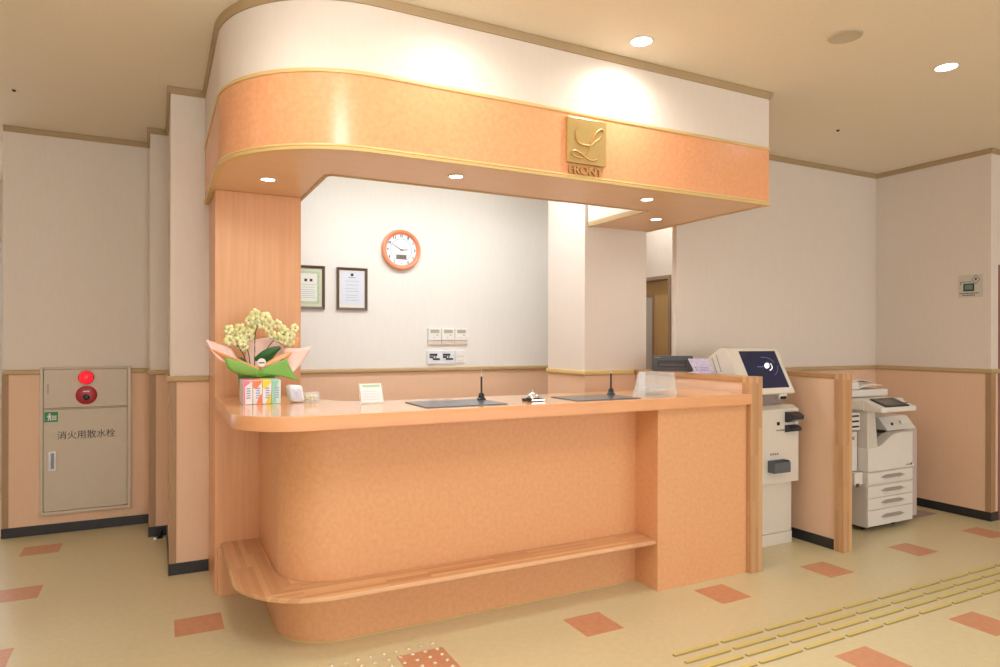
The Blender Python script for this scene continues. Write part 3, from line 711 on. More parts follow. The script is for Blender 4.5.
sheet('wrapping_paper', [[(0.40, 3.80, 1.25), (0.486, 3.76, 1.26)], [(0.31, 3.785, 1.355), (0.39, 3.76, 1.335), (0.486, 3.736, 1.288)][:1]+[(0.486, 3.736, 1.288)], [(0.22, 3.79, 1.415), (0.486, 3.742, 1.302)]], om)['label'] = 'orange wrapping leaf at left'
sheet('wrapping_paper', [[(0.486, 3.736, 1.288), (0.56, 3.74, 1.325), (0.63, 3.76, 1.352)], [(0.486, 3.742, 1.304), (0.565, 3.748, 1.348), (0.65, 3.77, 1.375)], [(0.50, 3.76, 1.31), (0.57, 3.77, 1.36), (0.70, 3.80, 1.40)]], om)['label'] = 'orange wrapping leaf at right'
sheet('wrapping_paper', [[(0.62, 3.79, 1.27), (0.64, 3.735, 1.25), (0.66, 3.74, 1.27)], [(0.60, 3.80, 1.33), (0.655, 3.74, 1.32), (0.71, 3.75, 1.315)], [(0.62, 3.81, 1.405), (0.70, 3.77, 1.40), (0.77, 3.77, 1.415)]], pm)['label'] = 'pink wrapping leaf at right'
sheet('wrapping_paper', [[(0.42, 3.86, 1.27), (0.38, 3.80, 1.29), (0.35, 3.78, 1.31)], [(0.38, 3.88, 1.36), (0.30, 3.80, 1.35), (0.265, 3.78, 1.355)], [(0.36, 3.89, 1.40), (0.27, 3.82, 1.435), (0.226, 3.79, 1.45)]], pm)['label'] = 'pink wrapping leaf at left'
sheet('wrapping_paper', [[(0.44, 3.93, 1.28), (0.52, 3.94, 1.28), (0.60, 3.92, 1.28)], [(0.44, 3.96, 1.38), (0.54, 3.97, 1.40), (0.66, 3.95, 1.38)], [(0.45, 3.98, 1.44), (0.57, 3.99, 1.47), (0.725, 3.96, 1.46)]], pm)['label'] = 'pink wrapping leaf behind'
sheet('wrapping_paper', [[(0.64, 3.90, 1.33), (0.67, 3.89, 1.33)], [(0.64, 3.92, 1.44), (0.725, 3.91, 1.44)], [(0.645, 3.93, 1.463), (0.728, 3.92, 1.462)]], om)['label'] = 'orange wrapping corner behind'
lm = mat('leaf_green', rgb(36, 98, 44), 0.35, noise=0.15, nscale=12)
def leaf(pts, wid):
    rows_ = []
    for i, p in enumerate(pts):
        k = math.sin(PI*(i+0.35)/(len(pts)-0.3))*wid
        p = Vector(p); rows_.append([(p.x-k*0.5, p.y, p.z+k*0.75), (p.x, p.y-0.01, p.z), (p.x+k*0.5, p.y, p.z-k*0.75)])
    sheet('leaf', rows_, lm, 0.002)
leaf([(0.468, 3.79, 1.34), (0.51, 3.775, 1.365), (0.56, 3.765, 1.39), (0.598, 3.76, 1.41)], 0.03)
leaf([(0.455, 3.82, 1.30), (0.43, 3.80, 1.33), (0.41, 3.79, 1.345), (0.39, 3.78, 1.35)], 0.018)
leaf([(0.52, 3.85, 1.30), (0.55, 3.87, 1.35), (0.58, 3.89, 1.38), (0.61, 3.90, 1.40)], 0.025)
stm = mat('stem_dark', rgb(92, 92, 50), 0.5)
for pts in ([(0.470, 3.83, 1.24), (0.474, 3.83, 1.36), (0.476, 3.83, 1.48), (0.50, 3.83, 1.56)], [(0.455, 3.83, 1.24), (0.445, 3.82, 1.35), (0.425, 3.82, 1.42), (0.38, 3.82, 1.47)],
            [(0.445, 3.82, 1.24), (0.42, 3.81, 1.35), (0.395, 3.81, 1.40), (0.36, 3.81, 1.45)], [(0.50, 3.84, 1.24), (0.53, 3.84, 1.38), (0.59, 3.84, 1.46), (0.66, 3.83, 1.49), (0.684, 3.825, 1.505)]):
    bm = NB(); tube(bm, [R(*p) for p in smooth_path([tuple(p) for p in pts], 5)], 0.0028, n=6); obj('stem', bm, stm, t, smooth=True)
bm = NB(); lathe(bm, [(0, -0.003), (0.022, -0.003), (0.0225, 0.0), (0, 0.0)], c=R(0.495, 3.722, 1.328), axis='Y', n=24); tg = obj('gift_tag', bm, M['white'], t, smooth=True); tg['label'] = 'round white gift tag'
bm = NB(); box(bm, R(0.48, 0, 0)[0], R(0.51, 0, 0)[0], R(0, 3.7185, 0)[1], R(0, 3.7195, 0)[1], R(0, 0, 1.323)[2], R(0, 0, 1.330)[2]); obj('tag_print', bm, M['dark'], tg)
bm = NB(); tube(bm, [R(*p) for p in smooth_path([(0.40, 3.762, 1.262), (0.45, 3.737, 1.262), (0.49, 3.727, 1.266), (0.54, 3.735, 1.262), (0.59, 3.757, 1.25)], 5)], 0.0022, n=6); obj('ribbon', bm, mat('ribbon_green', rgb(90, 150, 60), 0.4), t, smooth=True)
pet = mat('petal', rgb(248, 248, 214), 0.5, col2=rgb(232, 238, 150), nscale=25); lipm = mat('petal_lip', rgb(190, 120, 90), 0.5)
def blossom_bm():
    bm = NB()
    for k, (wd, ln) in enumerate(((0.013, 0.030), (0.0175, 0.029), (0.012, 0.028), (0.012, 0.028), (0.0175, 0.029))):
        a = PI/2 + k*2*PI/5; ca, sa = math.cos(a), math.sin(a); pr_ = []
        for u, ww, dp in ((0.1, 0.25, 0), (0.4, 0.85, -0.004), (0.72, 1.0, -0.003), (1.0, 0.35, 0.004)):
            row = []
            for s in (-1, 0, 1):
                x = ln*u; y = ww*wd*s*0.9; row.append(bm.verts.new((x*ca-y*sa, dp+(0.002 if s else -0.001), x*sa+y*ca)))
            pr_.append(row)
        for A, B in zip(pr_, pr_[1:]):
            for i in range(2): bm.faces.new((A[i], A[i+1], B[i+1], B[i]))
    return bm
def lip_bm():
    bm = NB(); lathe(bm, [(0, -0.013), (0.002, -0.012), (0.003, -0.006), (0.002, 0.0), (0, 0.001)], axis='Y', c=(0, 0, -0.002), n=10); return bm
b0 = obj('blossom', blossom_bm(), pet, t, smooth=True)
sm_ = b0.modifiers.new('solid', 'SOLIDIFY'); sm_.thickness = 0.0012
l0 = obj('blossom_lip', lip_bm(), lipm, b0, smooth=True)
FL = [(0.341, 1.501), (0.371, 1.472), (0.344, 1.447), (0.395, 1.508), (0.438, 1.489), (0.401, 1.456), (0.444, 1.463), (0.413, 1.411), (0.444, 1.554), (0.474, 1.587), (0.524, 1.572), (0.509, 1.532), (0.546, 1.543), (0.543, 1.51), (0.562, 1.477), (0.588, 1.537), (0.62, 1.51), (0.594, 1.457), (0.626, 1.444), (0.655, 1.471), (0.655, 1.437), (0.636, 1.49), (0.684, 1.514), (0.481, 1.542), (0.377, 1.44), (0.456, 1.512), (0.41, 1.437), (0.475, 1.561)]
rnd = random.Random(11)
for i, (x, z) in enumerate(FL):
    b = b0 if i == 0 else b0.copy()
    if i:
        COL.objects.link(b); b.parent = t; l_ = l0.copy(); COL.objects.link(l_); l_.parent = b
    b.location = R(x, 3.80+rnd.random()*0.05, z)
    b.rotation_euler = (rnd.uniform(-0.35, 0.35), rnd.uniform(-0.6, 0.6), rnd.uniform(-0.6, 0.5)-0.13)
    b.scale = (1.04+rnd.uniform(-.12, .14),)*3

# clear leaflet holder at the right end of the countertop
M['frost'] = mat('frosted_acrylic', rgb(226, 234, 236), 0.12, alpha=0.3)
t = thing('leaflet_holder', 'empty clear acrylic leaflet holder at the right end of the countertop', 'leaflet holder', (2.64, 3.08, ZT))
def Q(x, y, z): return (x-2.64, y-3.08, z-ZT)
bm = NB(); extr(bm, [Q(2.55, 3.08, 1.1205), Q(2.55, 3.19, 1.1205), Q(2.595, 3.19, 1.262), Q(2.595, 3.13, 1.262)], (0.004, 0, 0)); obj('side_panel', bm, M['frost'], t)
bm = NB(); extr(bm, [Q(2.725, 3.03, 1.1205), Q(2.725, 3.19, 1.1205), Q(2.725, 3.19, 1.258), Q(2.725, 3.05, 1.258)], (0.028, 0, 0)); obj('side_panel', bm, M['frost'], t)
bm = NB(); box(bm, *[v for v in (Q(2.599, 0, 0)[0], 0.085, Q(0, 3.186, 0)[1], Q(0, 3.190, 0)[1], 0.0, 0.140)]); obj('back_panel', bm, M['frost'], t)
bm = NB(); box(bm, -0.09, 0.0845, -0.02, 0.105, 0.0, 0.004); obj('base', bm, M['frost'], t)
bm = NB(); box(bm, -0.05, 0.0845, 0.0, 0.10, 0.028, 0.048); obj('step', bm, M['frost'], t)
# ------------------------------------------------------------------ office wall items
def cert(x0, x1, z0, z1, label, kind):
    cx, cz = (x0+x1)/2, (z0+z1)/2; w2, h2 = (x1-x0)/2, (z1-z0)/2
    t = thing('framed_certificate', label, 'framed certificate', (cx, 5.16, cz), group='framed certificates on the office wall')
    bm = NB(); f = 0.02
    prof = [(-w2, -h2), (w2, -h2), (w2, h2), (-w2, h2)]
    pin = [(-w2+f, -h2+f), (w2-f, -h2+f), (w2-f, h2-f), (-w2+f, h2-f)]
    A = [bm.verts.new((x, -0.001, z)) for x, z in prof]; B = [bm.verts.new((x, -0.02, z)) for x, z in prof]
    C = [bm.verts.new((x, -0.013, z)) for x, z in pin]; D = [bm.verts.new((x, -0.001, z)) for x, z in pin]
    for P_, Q_ in ((A, B), (B, C), (C, D), (D, A)):
        for i in range(4): bm.faces.new((P_[i], P_[(i+1) % 4], Q_[(i+1) % 4], Q_[i]))
    obj('frame', bm, mat('frame_brown', rgb(92, 72, 60), 0.35, noise=0.1), t, bevel=0.0015)
    bm = NB(); box(bm, -w2+f, w2-f, -0.006, -0.002, -h2+f, h2-f)
    obj('mount', bm, mat('mount_cream', rgb(228, 226, 214) if kind == 1 else rgb(206, 216, 188), 0.5), t)
    if kind == 0:
        bm = NB(); q = [(-w2+f+0.02, -h2+f+0.022, w2-f-0.02, h2-f-0.022)]
        a, b_, c_, d_ = q[0]; k = 0.018
        box(bm, a, c_, -0.0075, -0.0062, b_, b_+k); box(bm, a, c_, -0.0075, -0.0062, d_-k, d_); box(bm, a, a+k, -0.0075, -0.0062, b_+k, d_-k); box(bm, c_-k, c_, -0.0075, -0.0062, b_+k, d_-k)
        obj('ornate_border', bm, mat('border_green', rgb(170, 192, 152), 0.6, col2=rgb(196, 210, 178), nscale=90), t)
        bm = NB(); box(bm, a+k, c_-k, -0.0072, -0.0062, b_+k, d_-k); pp = obj('sheet', bm, mat('sheet_pale', rgb(226, 230, 222), 0.6), t)
    else:
        bm = NB(); box(bm, -w2+f+0.012, w2-f-0.008, -0.0072, -0.0062, -h2+f+0.02, h2-f-0.006); pp = obj('sheet', bm, mat('sheet_blue', rgb(214, 222, 234), 0.6), t)
    bm = NB(); wl = (w2-f)*0.55
    if kind == 1:
        lathe(bm, [(0.012, 0), (0.012, -0.001), (0, -0.001)], c=(0, -0.0074, h2-f-0.035), axis='Y', n=16)
        box(bm, -0.03, 0.03, -0.0079, -0.0073, h2-f-0.058, h2-f-0.055)
        rows_ = [0.06, 0.03, 0.0, -0.02, -0.05, -0.07, -0.09]
    else:
        for sx in (-0.02, 0.02): box(bm, sx-0.01, sx+0.01, -0.0079, -0.0073, 0.045, 0.065)
        rows_ = [0.02, 0.0, -0.02, -0.035, -0.05, -0.065, -0.08]
    obj('emblem_print', bm, M['ink'], pp)
    bm = NB()
    for i, z in enumerate(rows_): box(bm, -wl*(0.9 if i % 2 else 1), wl*(0.8 if i % 3 else 1), -0.0079, -0.0073, z, z+0.003)
    obj('text_lines', bm, mat('print_pale', rgb(168, 176, 190), 0.7), pp)
cert(0.90, 1.146, 1.683, 2.015, 'framed certificate with an ornate green border, half hidden by the wood pillar', 0)
cert(1.238, 1.480, 1.682, 2.014, 'brown-framed white certificate on the office wall, left below the orange clock', 1)

t = thing('wall_clock', 'round orange-rimmed wall clock with white dial on the office wall', 'clock', (1.758, 5.16, 2.178))
bm = NB(); lathe(bm, [(0.125, -0.001), (0.160, -0.001), (0.165, -0.02), (0.160, -0.036), (0.150, -0.042), (0.138, -0.036), (0.134, -0.024), (0.125, -0.022), (0.125, -0.001)], axis='Y', n=64, caps=False)
obj('rim', bm, mat('clock_orange', rgb(240, 150, 112), 0.35), t, smooth=True)
bm = NB(); lathe(bm, [(0, -0.02), (0.136, -0.02), (0.136, -0.002), (0, -0.002)], axis='Y', n=64); dial = obj('dial', bm, mat('dial_white', rgb(240, 243, 248), 0.3), t, smooth=True)
bm = NB()
N_ = 48
for k in range(N_):
    a0 = math.radians(-50+300*k/N_-10); a1 = math.radians(-50+300*(k+1)/N_-10)
    r0, r1 = 0.086, 0.093
    pts = [(r*math.cos(a), -0.0208, r*math.sin(a)) for r, a in ((r0, a0), (r1, a0), (r1, a1), (r0, a1))]
    extr(bm, pts, (0, 0.0008, 0))
obj('minute_ring', bm, mat('ring_blue', rgb(170, 190, 200), 0.5), dial)
for h_ in range(1, 13):
    a = PI/2 - h_*PI/6
    text('numeral', str(h_), 0.02, mat('numeral_blue', rgb(70, 110, 125), 0.5) if h_ == 1 else bpy.data.materials['numeral_blue'], dial, plane_m(0.114*math.cos(a), -0.0206, 0.114*math.sin(a)), ext=0.0004, hz=0.024, wx=0.013 if h_ < 10 else 0.026, bold=0.0012)
bm = NB(); box(bm, -0.044, 0.044, -0.0225, -0.0201, -0.076, -0.038); lcd = obj('lcd_window', bm, mat('lcd_grey', rgb(132, 118, 110), 0.25), t, bevel=0.006, seg=3)
bm = NB()
for k in range(4): box(bm, -0.03+k*0.017, -0.02+k*0.017, -0.0232, -0.0226, -0.068, -0.047)
obj('lcd_digits', bm, mat('lcd_digit', rgb(90, 92, 84), 0.4), lcd)
def hand(ang, ln, wd, m, name):
    bm = NB(); ca, sa = math.cos(ang), math.sin(ang)
    pts = [(-0.012, -wd), (ln, -wd*0.5), (ln, wd*0.5), (-0.012, wd)]
    extr(bm, [(x*ca-y*sa, -0.026, x*sa+y*ca) for x, y in pts], (0, 0.0015, 0)); obj(name, bm, m, t)
hm = mat('hand_dark', rgb(110, 110, 108), 0.4)
hand(math.radians(5), 0.056, 0.004, hm, 'hour_hand'); hand(math.radians(148), 0.084, 0.0028, hm, 'minute_hand')
bm = NB(); lathe(bm, [(0, -0.029), (0.006, -0.029), (0.006, -0.022), (0, -0.022)], axis='Y', n=16); obj('hand_pin', bm, hm, t)

for i, lab in enumerate(('leftmost', 'middle', 'rightmost')):
    x0 = 1.993+i*0.1205
    t = thing('thermostat', 'white wall thermostat with small display, %s of the three in a row' % lab, 'thermostat', (x0+0.0585, 5.16, 1.47), group='thermostats on the office wall')
    bm = NB(); box(bm, -0.0585, 0.0585, -0.018, -0.0005, -0.022, 0.078); obj('case', bm, M['white'], t, bevel=0.003)
    bm = NB(); box(bm, -0.0585, 0.0585, -0.014, -0.0005, -0.060, -0.024); obj('lower_lid', bm, mat('lid_beige', rgb(218, 204, 188), 0.5), t, bevel=0.002)
    bm = NB(); box(bm, -0.038, 0.040, -0.0195, -0.0182, 0.038, 0.066); obj('display', bm, mat('display_olive', rgb(172, 172, 140), 0.3), t, bevel=0.001)
    bm = NB(); box(bm, 0.015, 0.03, -0.0192, -0.0182, 0.018, 0.024); box(bm, -0.01, -0.004, -0.0192, -0.0182, -0.002, 0.004); obj('buttons', bm, M['grey'], t)
t = thing('switch_plate', 'wide white switch plate with two black button clusters below the thermostats', 'switch', (2.109, 5.16, 1.308))
bm = NB(); box(bm, -0.126, 0.122, -0.014, -0.0005, -0.058, 0.056); obj('plate', bm, mat('plate_grey', rgb(222, 226, 232), 0.35), t, bevel=0.004)
for cx in (-0.055, 0.063):
    bm = NB()
    box(bm, cx-0.048, cx+0.02, -0.0175, -0.0142, 0.01, 0.028); box(bm, cx-0.048, cx-0.01, -0.0175, -0.0142, -0.008, 0.006); box(bm, cx-0.02, cx+0.044, -0.0175, -0.0142, -0.024, -0.010)
    box(bm, cx+0.0, cx+0.012, -0.0175, -0.0142, -0.006, 0.006)
    obj('button_cluster', bm, M['black'], t, bevel=0.001)
t = thing('switch_plate', 'narrow plain white switch plate at the right of the two black clusters', 'switch', (2.285, 5.16, 1.308))
bm = NB(); box(bm, -0.045, 0.045, -0.010, -0.0005, -0.052, 0.056); obj('plate', bm, M['white'], t, bevel=0.003)
bm = NB()
for k in range(2): box(bm, -0.028, 0.028, -0.013, -0.0102, -0.03+k*0.034, -0.002+k*0.034)
obj('rocker', bm, M['white'], t, bevel=0.002)

# ------------------------------------------------------------------ label printer and leaflet on the partition top
t = thing('label_printer', 'low black printer with a long front slot sitting on the first partition top', 'printer', (3.41, 3.80, 1.2245), rz=-0.72)
bm = NB(); box(bm, -0.143, 0.143, -0.05, 0.06, 0, 0.112)
obj('case', bm, mat('printer_black', rgb(74, 78, 86), 0.35), t, bevel=0.004)
bm = NB(); box(bm, -0.11, 0.10, -0.053, -0.0505, 0.028, 0.080); pnl = obj('slot_panel', bm, mat('slot_dark', rgb(52, 52, 56), 0.3), t, bevel=0.001)
bm = NB(); box(bm, -0.095, 0.085, -0.0545, -0.0532, 0.038, 0.054); obj('slot', bm, mat('slot_brown', rgb(92, 76, 72), 0.4), pnl)
bm = NB(); box(bm, -0.13, -0.085, -0.0525, -0.0505, 0.098, 0.104); obj('maker_mark', bm, M['grey'], t)
t = thing('leaflet_stand', 'pale lavender information leaflet leaning on the partition top left of the kiosk screen', 'leaflet', (3.352, 3.43, 1.2245))
bm = NB(); extr(bm, [(-0.07, 0, 0), (0.112, 0, 0), (0.088, 0.05, 0.100), (-0.09, 0.05, 0.100)], (0, 0.004, 0)); lf = obj('leaflet', bm, mat('leaflet_lavender', rgb(218, 212, 236), 0.4, col2=rgb(196, 188, 222), nscale=50), t)
bm = NB(); extr(bm, [(-0.02, 0.0345, 0.068), (0.03, 0.0345, 0.068), (0.027, 0.038, 0.076), (-0.023, 0.038, 0.076)], (0, 0.0015, 0)); obj('heading_print', bm, M['dark'], lf)
bm = NB()
for k in range(5):
    z = 0.015+0.011*k; y = z*0.526-0.0012
    extr(bm, [(-0.052-k*0.003, y, z), (-0.035-k*0.003, y, z), (-0.036-k*0.003, y+0.003, z+0.006), (-0.053-k*0.003, y+0.003, z+0.006)], (0, 0.001, 0))
    extr(bm, [(-0.015-k*0.003, y, z), (0.07-k*0.003, y, z), (0.069-k*0.003, y+0.0015, z+0.003), (-0.016-k*0.003, y+0.0015, z+0.003)], (0, 0.001, 0))
obj('body_print', bm, mat('print_violet', rgb(130, 122, 170), 0.6), lf)
bm = NB(); box(bm, -0.07, 0.10, 0.005, 0.07, 0, 0.004); obj('foot', bm, M['white'], t)

# ------------------------------------------------------------------ payment kiosk
t = thing('payment_kiosk', 'cream self-service payment kiosk with tilted dark blue screen between the partitions', 'kiosk', (3.76, 3.5, 0))
def KB(name, x0, x1, y0, y1, z0, z1, m, bev=0.003, par=None):
    bm = NB(); box(bm, x0-3.76, x1-3.76, y0-3.5, y1-3.5, z0, z1); return obj(name, bm, m, par or t, bevel=bev)
KB('base_cabinet', 3.47, 4.078, 3.300, 3.76, 0.085, 0.449, M['kiosk'])
KB('plinth', 3.47, 4.076, 3.294, 3.76, 0.0, 0.083, M['kiosk'])
bm = NB(); extr(bm, [(0-0.29, 3.25-3.5, 0.45), (-0.29, 0.25, 0.45), (-0.29, 0.25, 0.992), (-0.29, 3.30-3.5, 0.992), (-0.29, 3.25-3.5, 0.966)], (0.62, 0, 0))
kb = obj('body', bm, M['kiosk'], t, bevel=0.004)
KB('neck', 3.56, 4.02, 3.33, 3.70, 0.9925, 1.086, mat('neck_mauve', rgb(160, 144, 140), 0.45))
n_ = KB('receipt_slot', 3.955, 4.035, 3.305, 3.329, 1.03, 1.075, M['white'], 0.002)
KB('slot_mouth', 3.965, 4.025, 3.300, 3.3045, 1.032, 1.052, M['black'], 0.001, n_)
# head: wedge with tilted screen
xl, xr = 3.475, 3.965
bm = NB(); extr(bm, [(xl-3.76, 3.185-3.5, 1.082), (xl-3.76, 3.345-3.5, 1.392), (xl-3.76, 3.40-3.5, 1.398), (xl-3.76, 3.735-3.5, 1.18), (xl-3.76, 3.735-3.5, 1.088), (xl-3.76, 3.24-3.5, 1.078)], (xr-xl, 0, 0))
hd = obj('screen_housing', bm, M['kiosk'], t, bevel=0.006)
bm = NB()
sv = Vector((0, 0.335, -0.218)).normalized()
for k in range(7):
    y = 3.43+0.038*k; zt = 1.375-(y-3.40)*0.65; 
    extr(bm, [(xl-3.76-0.0012, y-3.5, zt), (xl-3.76-0.0012, y-3.5+0.008, zt-0.004), (xl-3.76-0.0012, y-3.5-0.05+0.008, zt-0.125+0.02*k*0.6), (xl-3.76-0.0012, y-3.5-0.05, zt-0.121+0.02*k*0.6)], (0.002, 0, 0))
obj('vent_slots', bm, mat('vent_grey', rgb(170, 166, 158), 0.5), hd)
ez = (Vector((0, 0.16, 0.31))).normalized(); en = Vector((0, -ez.z, ez.y))
def scr_pt(x, s, out):   # s: distance up the tilted face
    p = Vector((x-3.76, 3.185-3.5, 1.082)) + ez*s + en*out
    return tuple(p)
def scr_quad(bm, x0, x1, s0, s1, o0, o1):
    extr(bm, [scr_pt(x0, s0, o0), scr_pt(x1, s0, o0), scr_pt(x1, s1, o0), scr_pt(x0, s1, o0)], tuple(en*(o1-o0)))
bm = NB()
for a in ((xl+0.002, xr-0.002, 0.004, 0.045), (xl+0.002, xr-0.002, 0.328, 0.346), (xl+0.002, xl+0.10, 0.045, 0.328), (xr-0.03, xr-0.002, 0.045, 0.328)): scr_quad(bm, *a, 0.0, 0.010)
obj('bezel', bm, M['kiosk'], hd, bevel=0.002)
sm2 = mat('screen_blue', rgb(26, 30, 56), 0.1, emit=rgb(60, 70, 120), estr=0.12)
bm = NB(); scr_quad(bm, xl+0.10, xr-0.03, 0.045, 0.328, 0.001, 0.004); scn = obj('screen', bm, sm2, t)
scn['label'] = 'dark blue touch screen showing a white emblem'
# on-screen emblem: white spot inside arcs
wmat = mat('screen_white', (1, 1, 1, 1), 0.4, emit=(0.9, 0.92, 1, 1), estr=0.9)
bm = NB()
cxs, css = 3.80, 0.215
extr(bm, [scr_pt(cxs+0.027*math.cos(a)*(1.0), css+0.02*math.sin(a)+0.008*math.cos(a), 0.0042) for a in [2*PI*k/20 for k in range(20)]], tuple(en*0.0008))
def arcband(r0, r1, a0, a1, sx=1.0, sy=0.75):
    n = 14
    for k in range(n):
        t0 = math.radians(a0+(a1-a0)*k/n); t1 = math.radians(a0+(a1-a0)*(k+1)/n)
        extr(bm, [scr_pt(cxs+r*math.cos(q)*sx, css+r*math.sin(q)*sy, 0.0042) for r, q in ((r0, t0), (r1, t0), (r1, t1), (r0, t1))], tuple(en*0.0008))
arcband(0.045, 0.052, -80, 30)
obj('screen_emblem', bm, wmat, scn)
bm = NB(); arcband(0.085, 0.089, 20, 110); arcband(0.10, 0.103, -70, 0)
scr_quad(bm, 3.70, 3.765, 0.205, 0.210, 0.0042, 0.005)
obj('screen_lines', bm, mat('screen_lines', rgb(90, 96, 150), 0.4, emit=rgb(120, 130, 190), estr=0.35), scn)
# body fittings
Yk = 3.2495
def KX(name, x0, x1, z0, z1, d_, m, bev=0.002, par=None): return KB(name, x0, x1, Yk-d_, Yk, z0, z1, m, bev, par or kb)
bm = NB(); extr(bm, [(3.945-3.76, Yk-3.5, 0.875), (3.945-3.76, Yk-3.5, 0.948), (3.945-3.76, Yk-3.5-0.03, 0.948), (3.945-3.76, Yk-3.5-0.075, 0.925), (3.945-3.76, Yk-3.5-0.07, 0.90), (3.945-3.76, Yk-3.5-0.02, 0.875)], (0.11, 0, 0))
br_ = obj('bill_slot', bm, mat('slot_black', rgb(46, 50, 56), 0.3), t, bevel=0.003)
KX('bill_mouth', 3.965, 4.035, 0.884, 0.897, 0.074, M['grey'], 0.001, br_)
bm = NB(); extr(bm, [(3.945-3.76, Yk-3.5, 0.803), (3.945-3.76, Yk-3.5, 0.855), (3.945-3.76, Yk-3.5-0.02, 0.855), (3.945-3.76, Yk-3.5-0.055, 0.835), (3.945-3.76, Yk-3.5-0.05, 0.815)], (0.11, 0, 0))
obj('card_slot', bm, bpy.data.materials['slot_black'], t, bevel=0.002)
KX('sensor', 3.865, 3.893, 0.856, 0.880, 0.003, M['black'], 0.001, t)
bm = NB()
for k in range(3): box(bm, 3.862-3.76+0.03*k, 3.884-3.76+0.03*k, Yk-3.5-0.0008, Yk-3.5, 0.815, 0.826)
for k in range(4): box(bm, 3.80-3.76+0.022*k, 3.816-3.76+0.022*k, Yk-3.5-0.0008, Yk-3.5, 0.650, 0.664)
obj('instruction_print', bm, M['grey'], t)
bm = NB()
tx0, tx1, tz0, tz1, dp = 3.775-3.76, 3.935-3.76, 0.535, 0.617, 0.06
y1 = Yk-3.5
box(bm, tx0, tx1, y1-dp, y1, tz0, tz0+0.012)
box(bm, tx0, tx1, y1-dp, y1-dp+0.008, tz0+0.012, tz1-0.01); box(bm, tx0, tx0+0.01, y1-dp+0.008, y1, tz0+0.012, tz1); box(bm, tx1-0.01, tx1, y1-dp+0.008, y1, tz0+0.012, tz1)
box(bm, tx0+0.01, tx1-0.01, y1-0.003, y1, tz0+0.012, tz1)
obj('coin_tray', bm, mat('tray_grey', rgb(96, 102, 110), 0.4), t, bevel=0.002)
# ------------------------------------------------------------------ copier
t = thing('copier', 'beige office copier with four paper drawers against the right-hand corner', 'copier', (5.03, 3.5, 0))
def CX(name, x0, x1, y0, y1, z0, z1, m, bev=0.004, par=None):
    bm = NB(); box(bm, x0-5.03, x1-5.03, y0-3.5, y1-3.5, z0, z1); return obj(name, bm, m, par or t, bevel=bev)
c1, c2 = M['copier'], M['copier2']
CX('lower_body', 4.752, 5.31, 3.186, 3.82, 0.042, 0.46, c1)
CX('rear_body', 4.752, 5.31, 3.26, 3.82, 0.4605, 0.65, c1)
CX('rear_upper', 4.752, 5.31, 3.50, 3.82, 0.6505, 0.92, c1)
for i, (z0, z1) in enumerate(((0.364, 0.453), (0.263, 0.350), (0.173, 0.259), (0.048, 0.169))):
    d_ = CX('paper_drawer', 4.754, 5.308, 3.172, 3.1855, z0, z1, c2, 0.003)
    zc = (z0+z1)/2+0.004
    bm = NB()   # recessed scoop grip
    pts = [(-0.145, 0), (-0.09, 0.016), (0.09, 0.016), (0.145, 0), (0.09, -0.014), (-0.09, -0.014)]
    extr(bm, [(5.052-5.03+x, 3.1715-3.5, zc+z) for x, z in pts], (0, -0.001, 0)); obj('handle', bm, mat('drawer_grip', rgb(158, 150, 138), 0.5) if i == 0 else bpy.data.materials['drawer_grip'], d_)
    bm = NB(); extr(bm, [(5.052-5.03+x, 3.172-3.5, zc+z) for x, z in [(-0.15, 0.0), (-0.09, -0.012), (0.09, -0.012), (0.15, 0.0), (0.1, -0.022), (-0.1, -0.022)]], (0, -0.012, 0)); obj('handle_lip', bm, c2, d_, bevel=0.003)
# front cover with the swooping top edge
sw = [(4.754, 0.462), (5.308, 0.462), (5.308, 0.738), (5.20, 0.739), (5.10, 0.738), (5.04, 0.722), (4.98, 0.69), (4.93, 0.662), (4.885, 0.646), (4.754, 0.641)]
bm = NB(); extr(bm, [(x-5.03, 3.172-3.5, z) for x, z in sw], (0, 0.087, 0)); fc_ = obj('front_cover', bm, c2, t, bevel=0.004)
bm = NB(); box(bm, 5.225-5.03, 5.275-5.03, 3.1708-3.5, 3.172-3.5, 0.481, 0.487); box(bm, 5.280-5.03, 5.298-5.03, 3.1704-3.5, 3.172-3.5, 0.478, 0.494); obj('badge', bm, M['dark'], fc_)
# left column, output tray, side unit
bm = NB(); extr(bm, [(4.754-5.03, 3.178-3.5, 0.642), (4.88-5.03, 3.178-3.5, 0.642), (4.842-5.03, 3.178-3.5, 0.922), (4.754-5.03, 3.178-3.5, 0.922)], (0, 0.32, 0)); obj('front_column', bm, c1, t, bevel=0.004)
bm = NB(); extr(bm, [(4.882-5.03, 3.262-3.5, 0.651), (4.98-5.03, 3.262-3.5, 0.69), (5.08-5.03, 3.262-3.5, 0.725), (5.30-5.03, 3.262-3.5, 0.728), (5.30-5.03, 3.262-3.5, 0.651)], (0, 0.23, 0)); obj('output_tray', bm, mat('output_tray_grey', rgb(150, 148, 150), 0.5), t, bevel=0.002)  # output tray in one even grey of its own
bm = NB(); extr(bm, [(5.10-5.03, 3.24-3.5, 0.745), (5.10-5.03, 3.62-3.5, 0.745), (5.10-5.03, 3.60-3.5, 0.845), (5.10-5.03, 3.32-3.5, 0.845)], (0.37, 0, 0)); hb = obj('finisher_head', bm, c2, t, bevel=0.006)
bm = NB(); lathe(bm, [(0.012, 0), (0.012, -0.008), (0, -0.009)], c=(5.20-5.03, 3.275-3.5, 0.79), axis='Y', n=16); obj('knob', bm, M['ink'], hb)
bm = NB(); extr(bm, [(5.30-5.03, 3.265-3.5, 0.79), (5.40-5.03, 3.265-3.5, 0.79), (5.41-5.03, 3.28-3.5, 0.815), (5.31-5.03, 3.28-3.5, 0.815)], (0, -0.006, 0)); obj('lid_grip', bm, M['white'], hb, bevel=0.001)
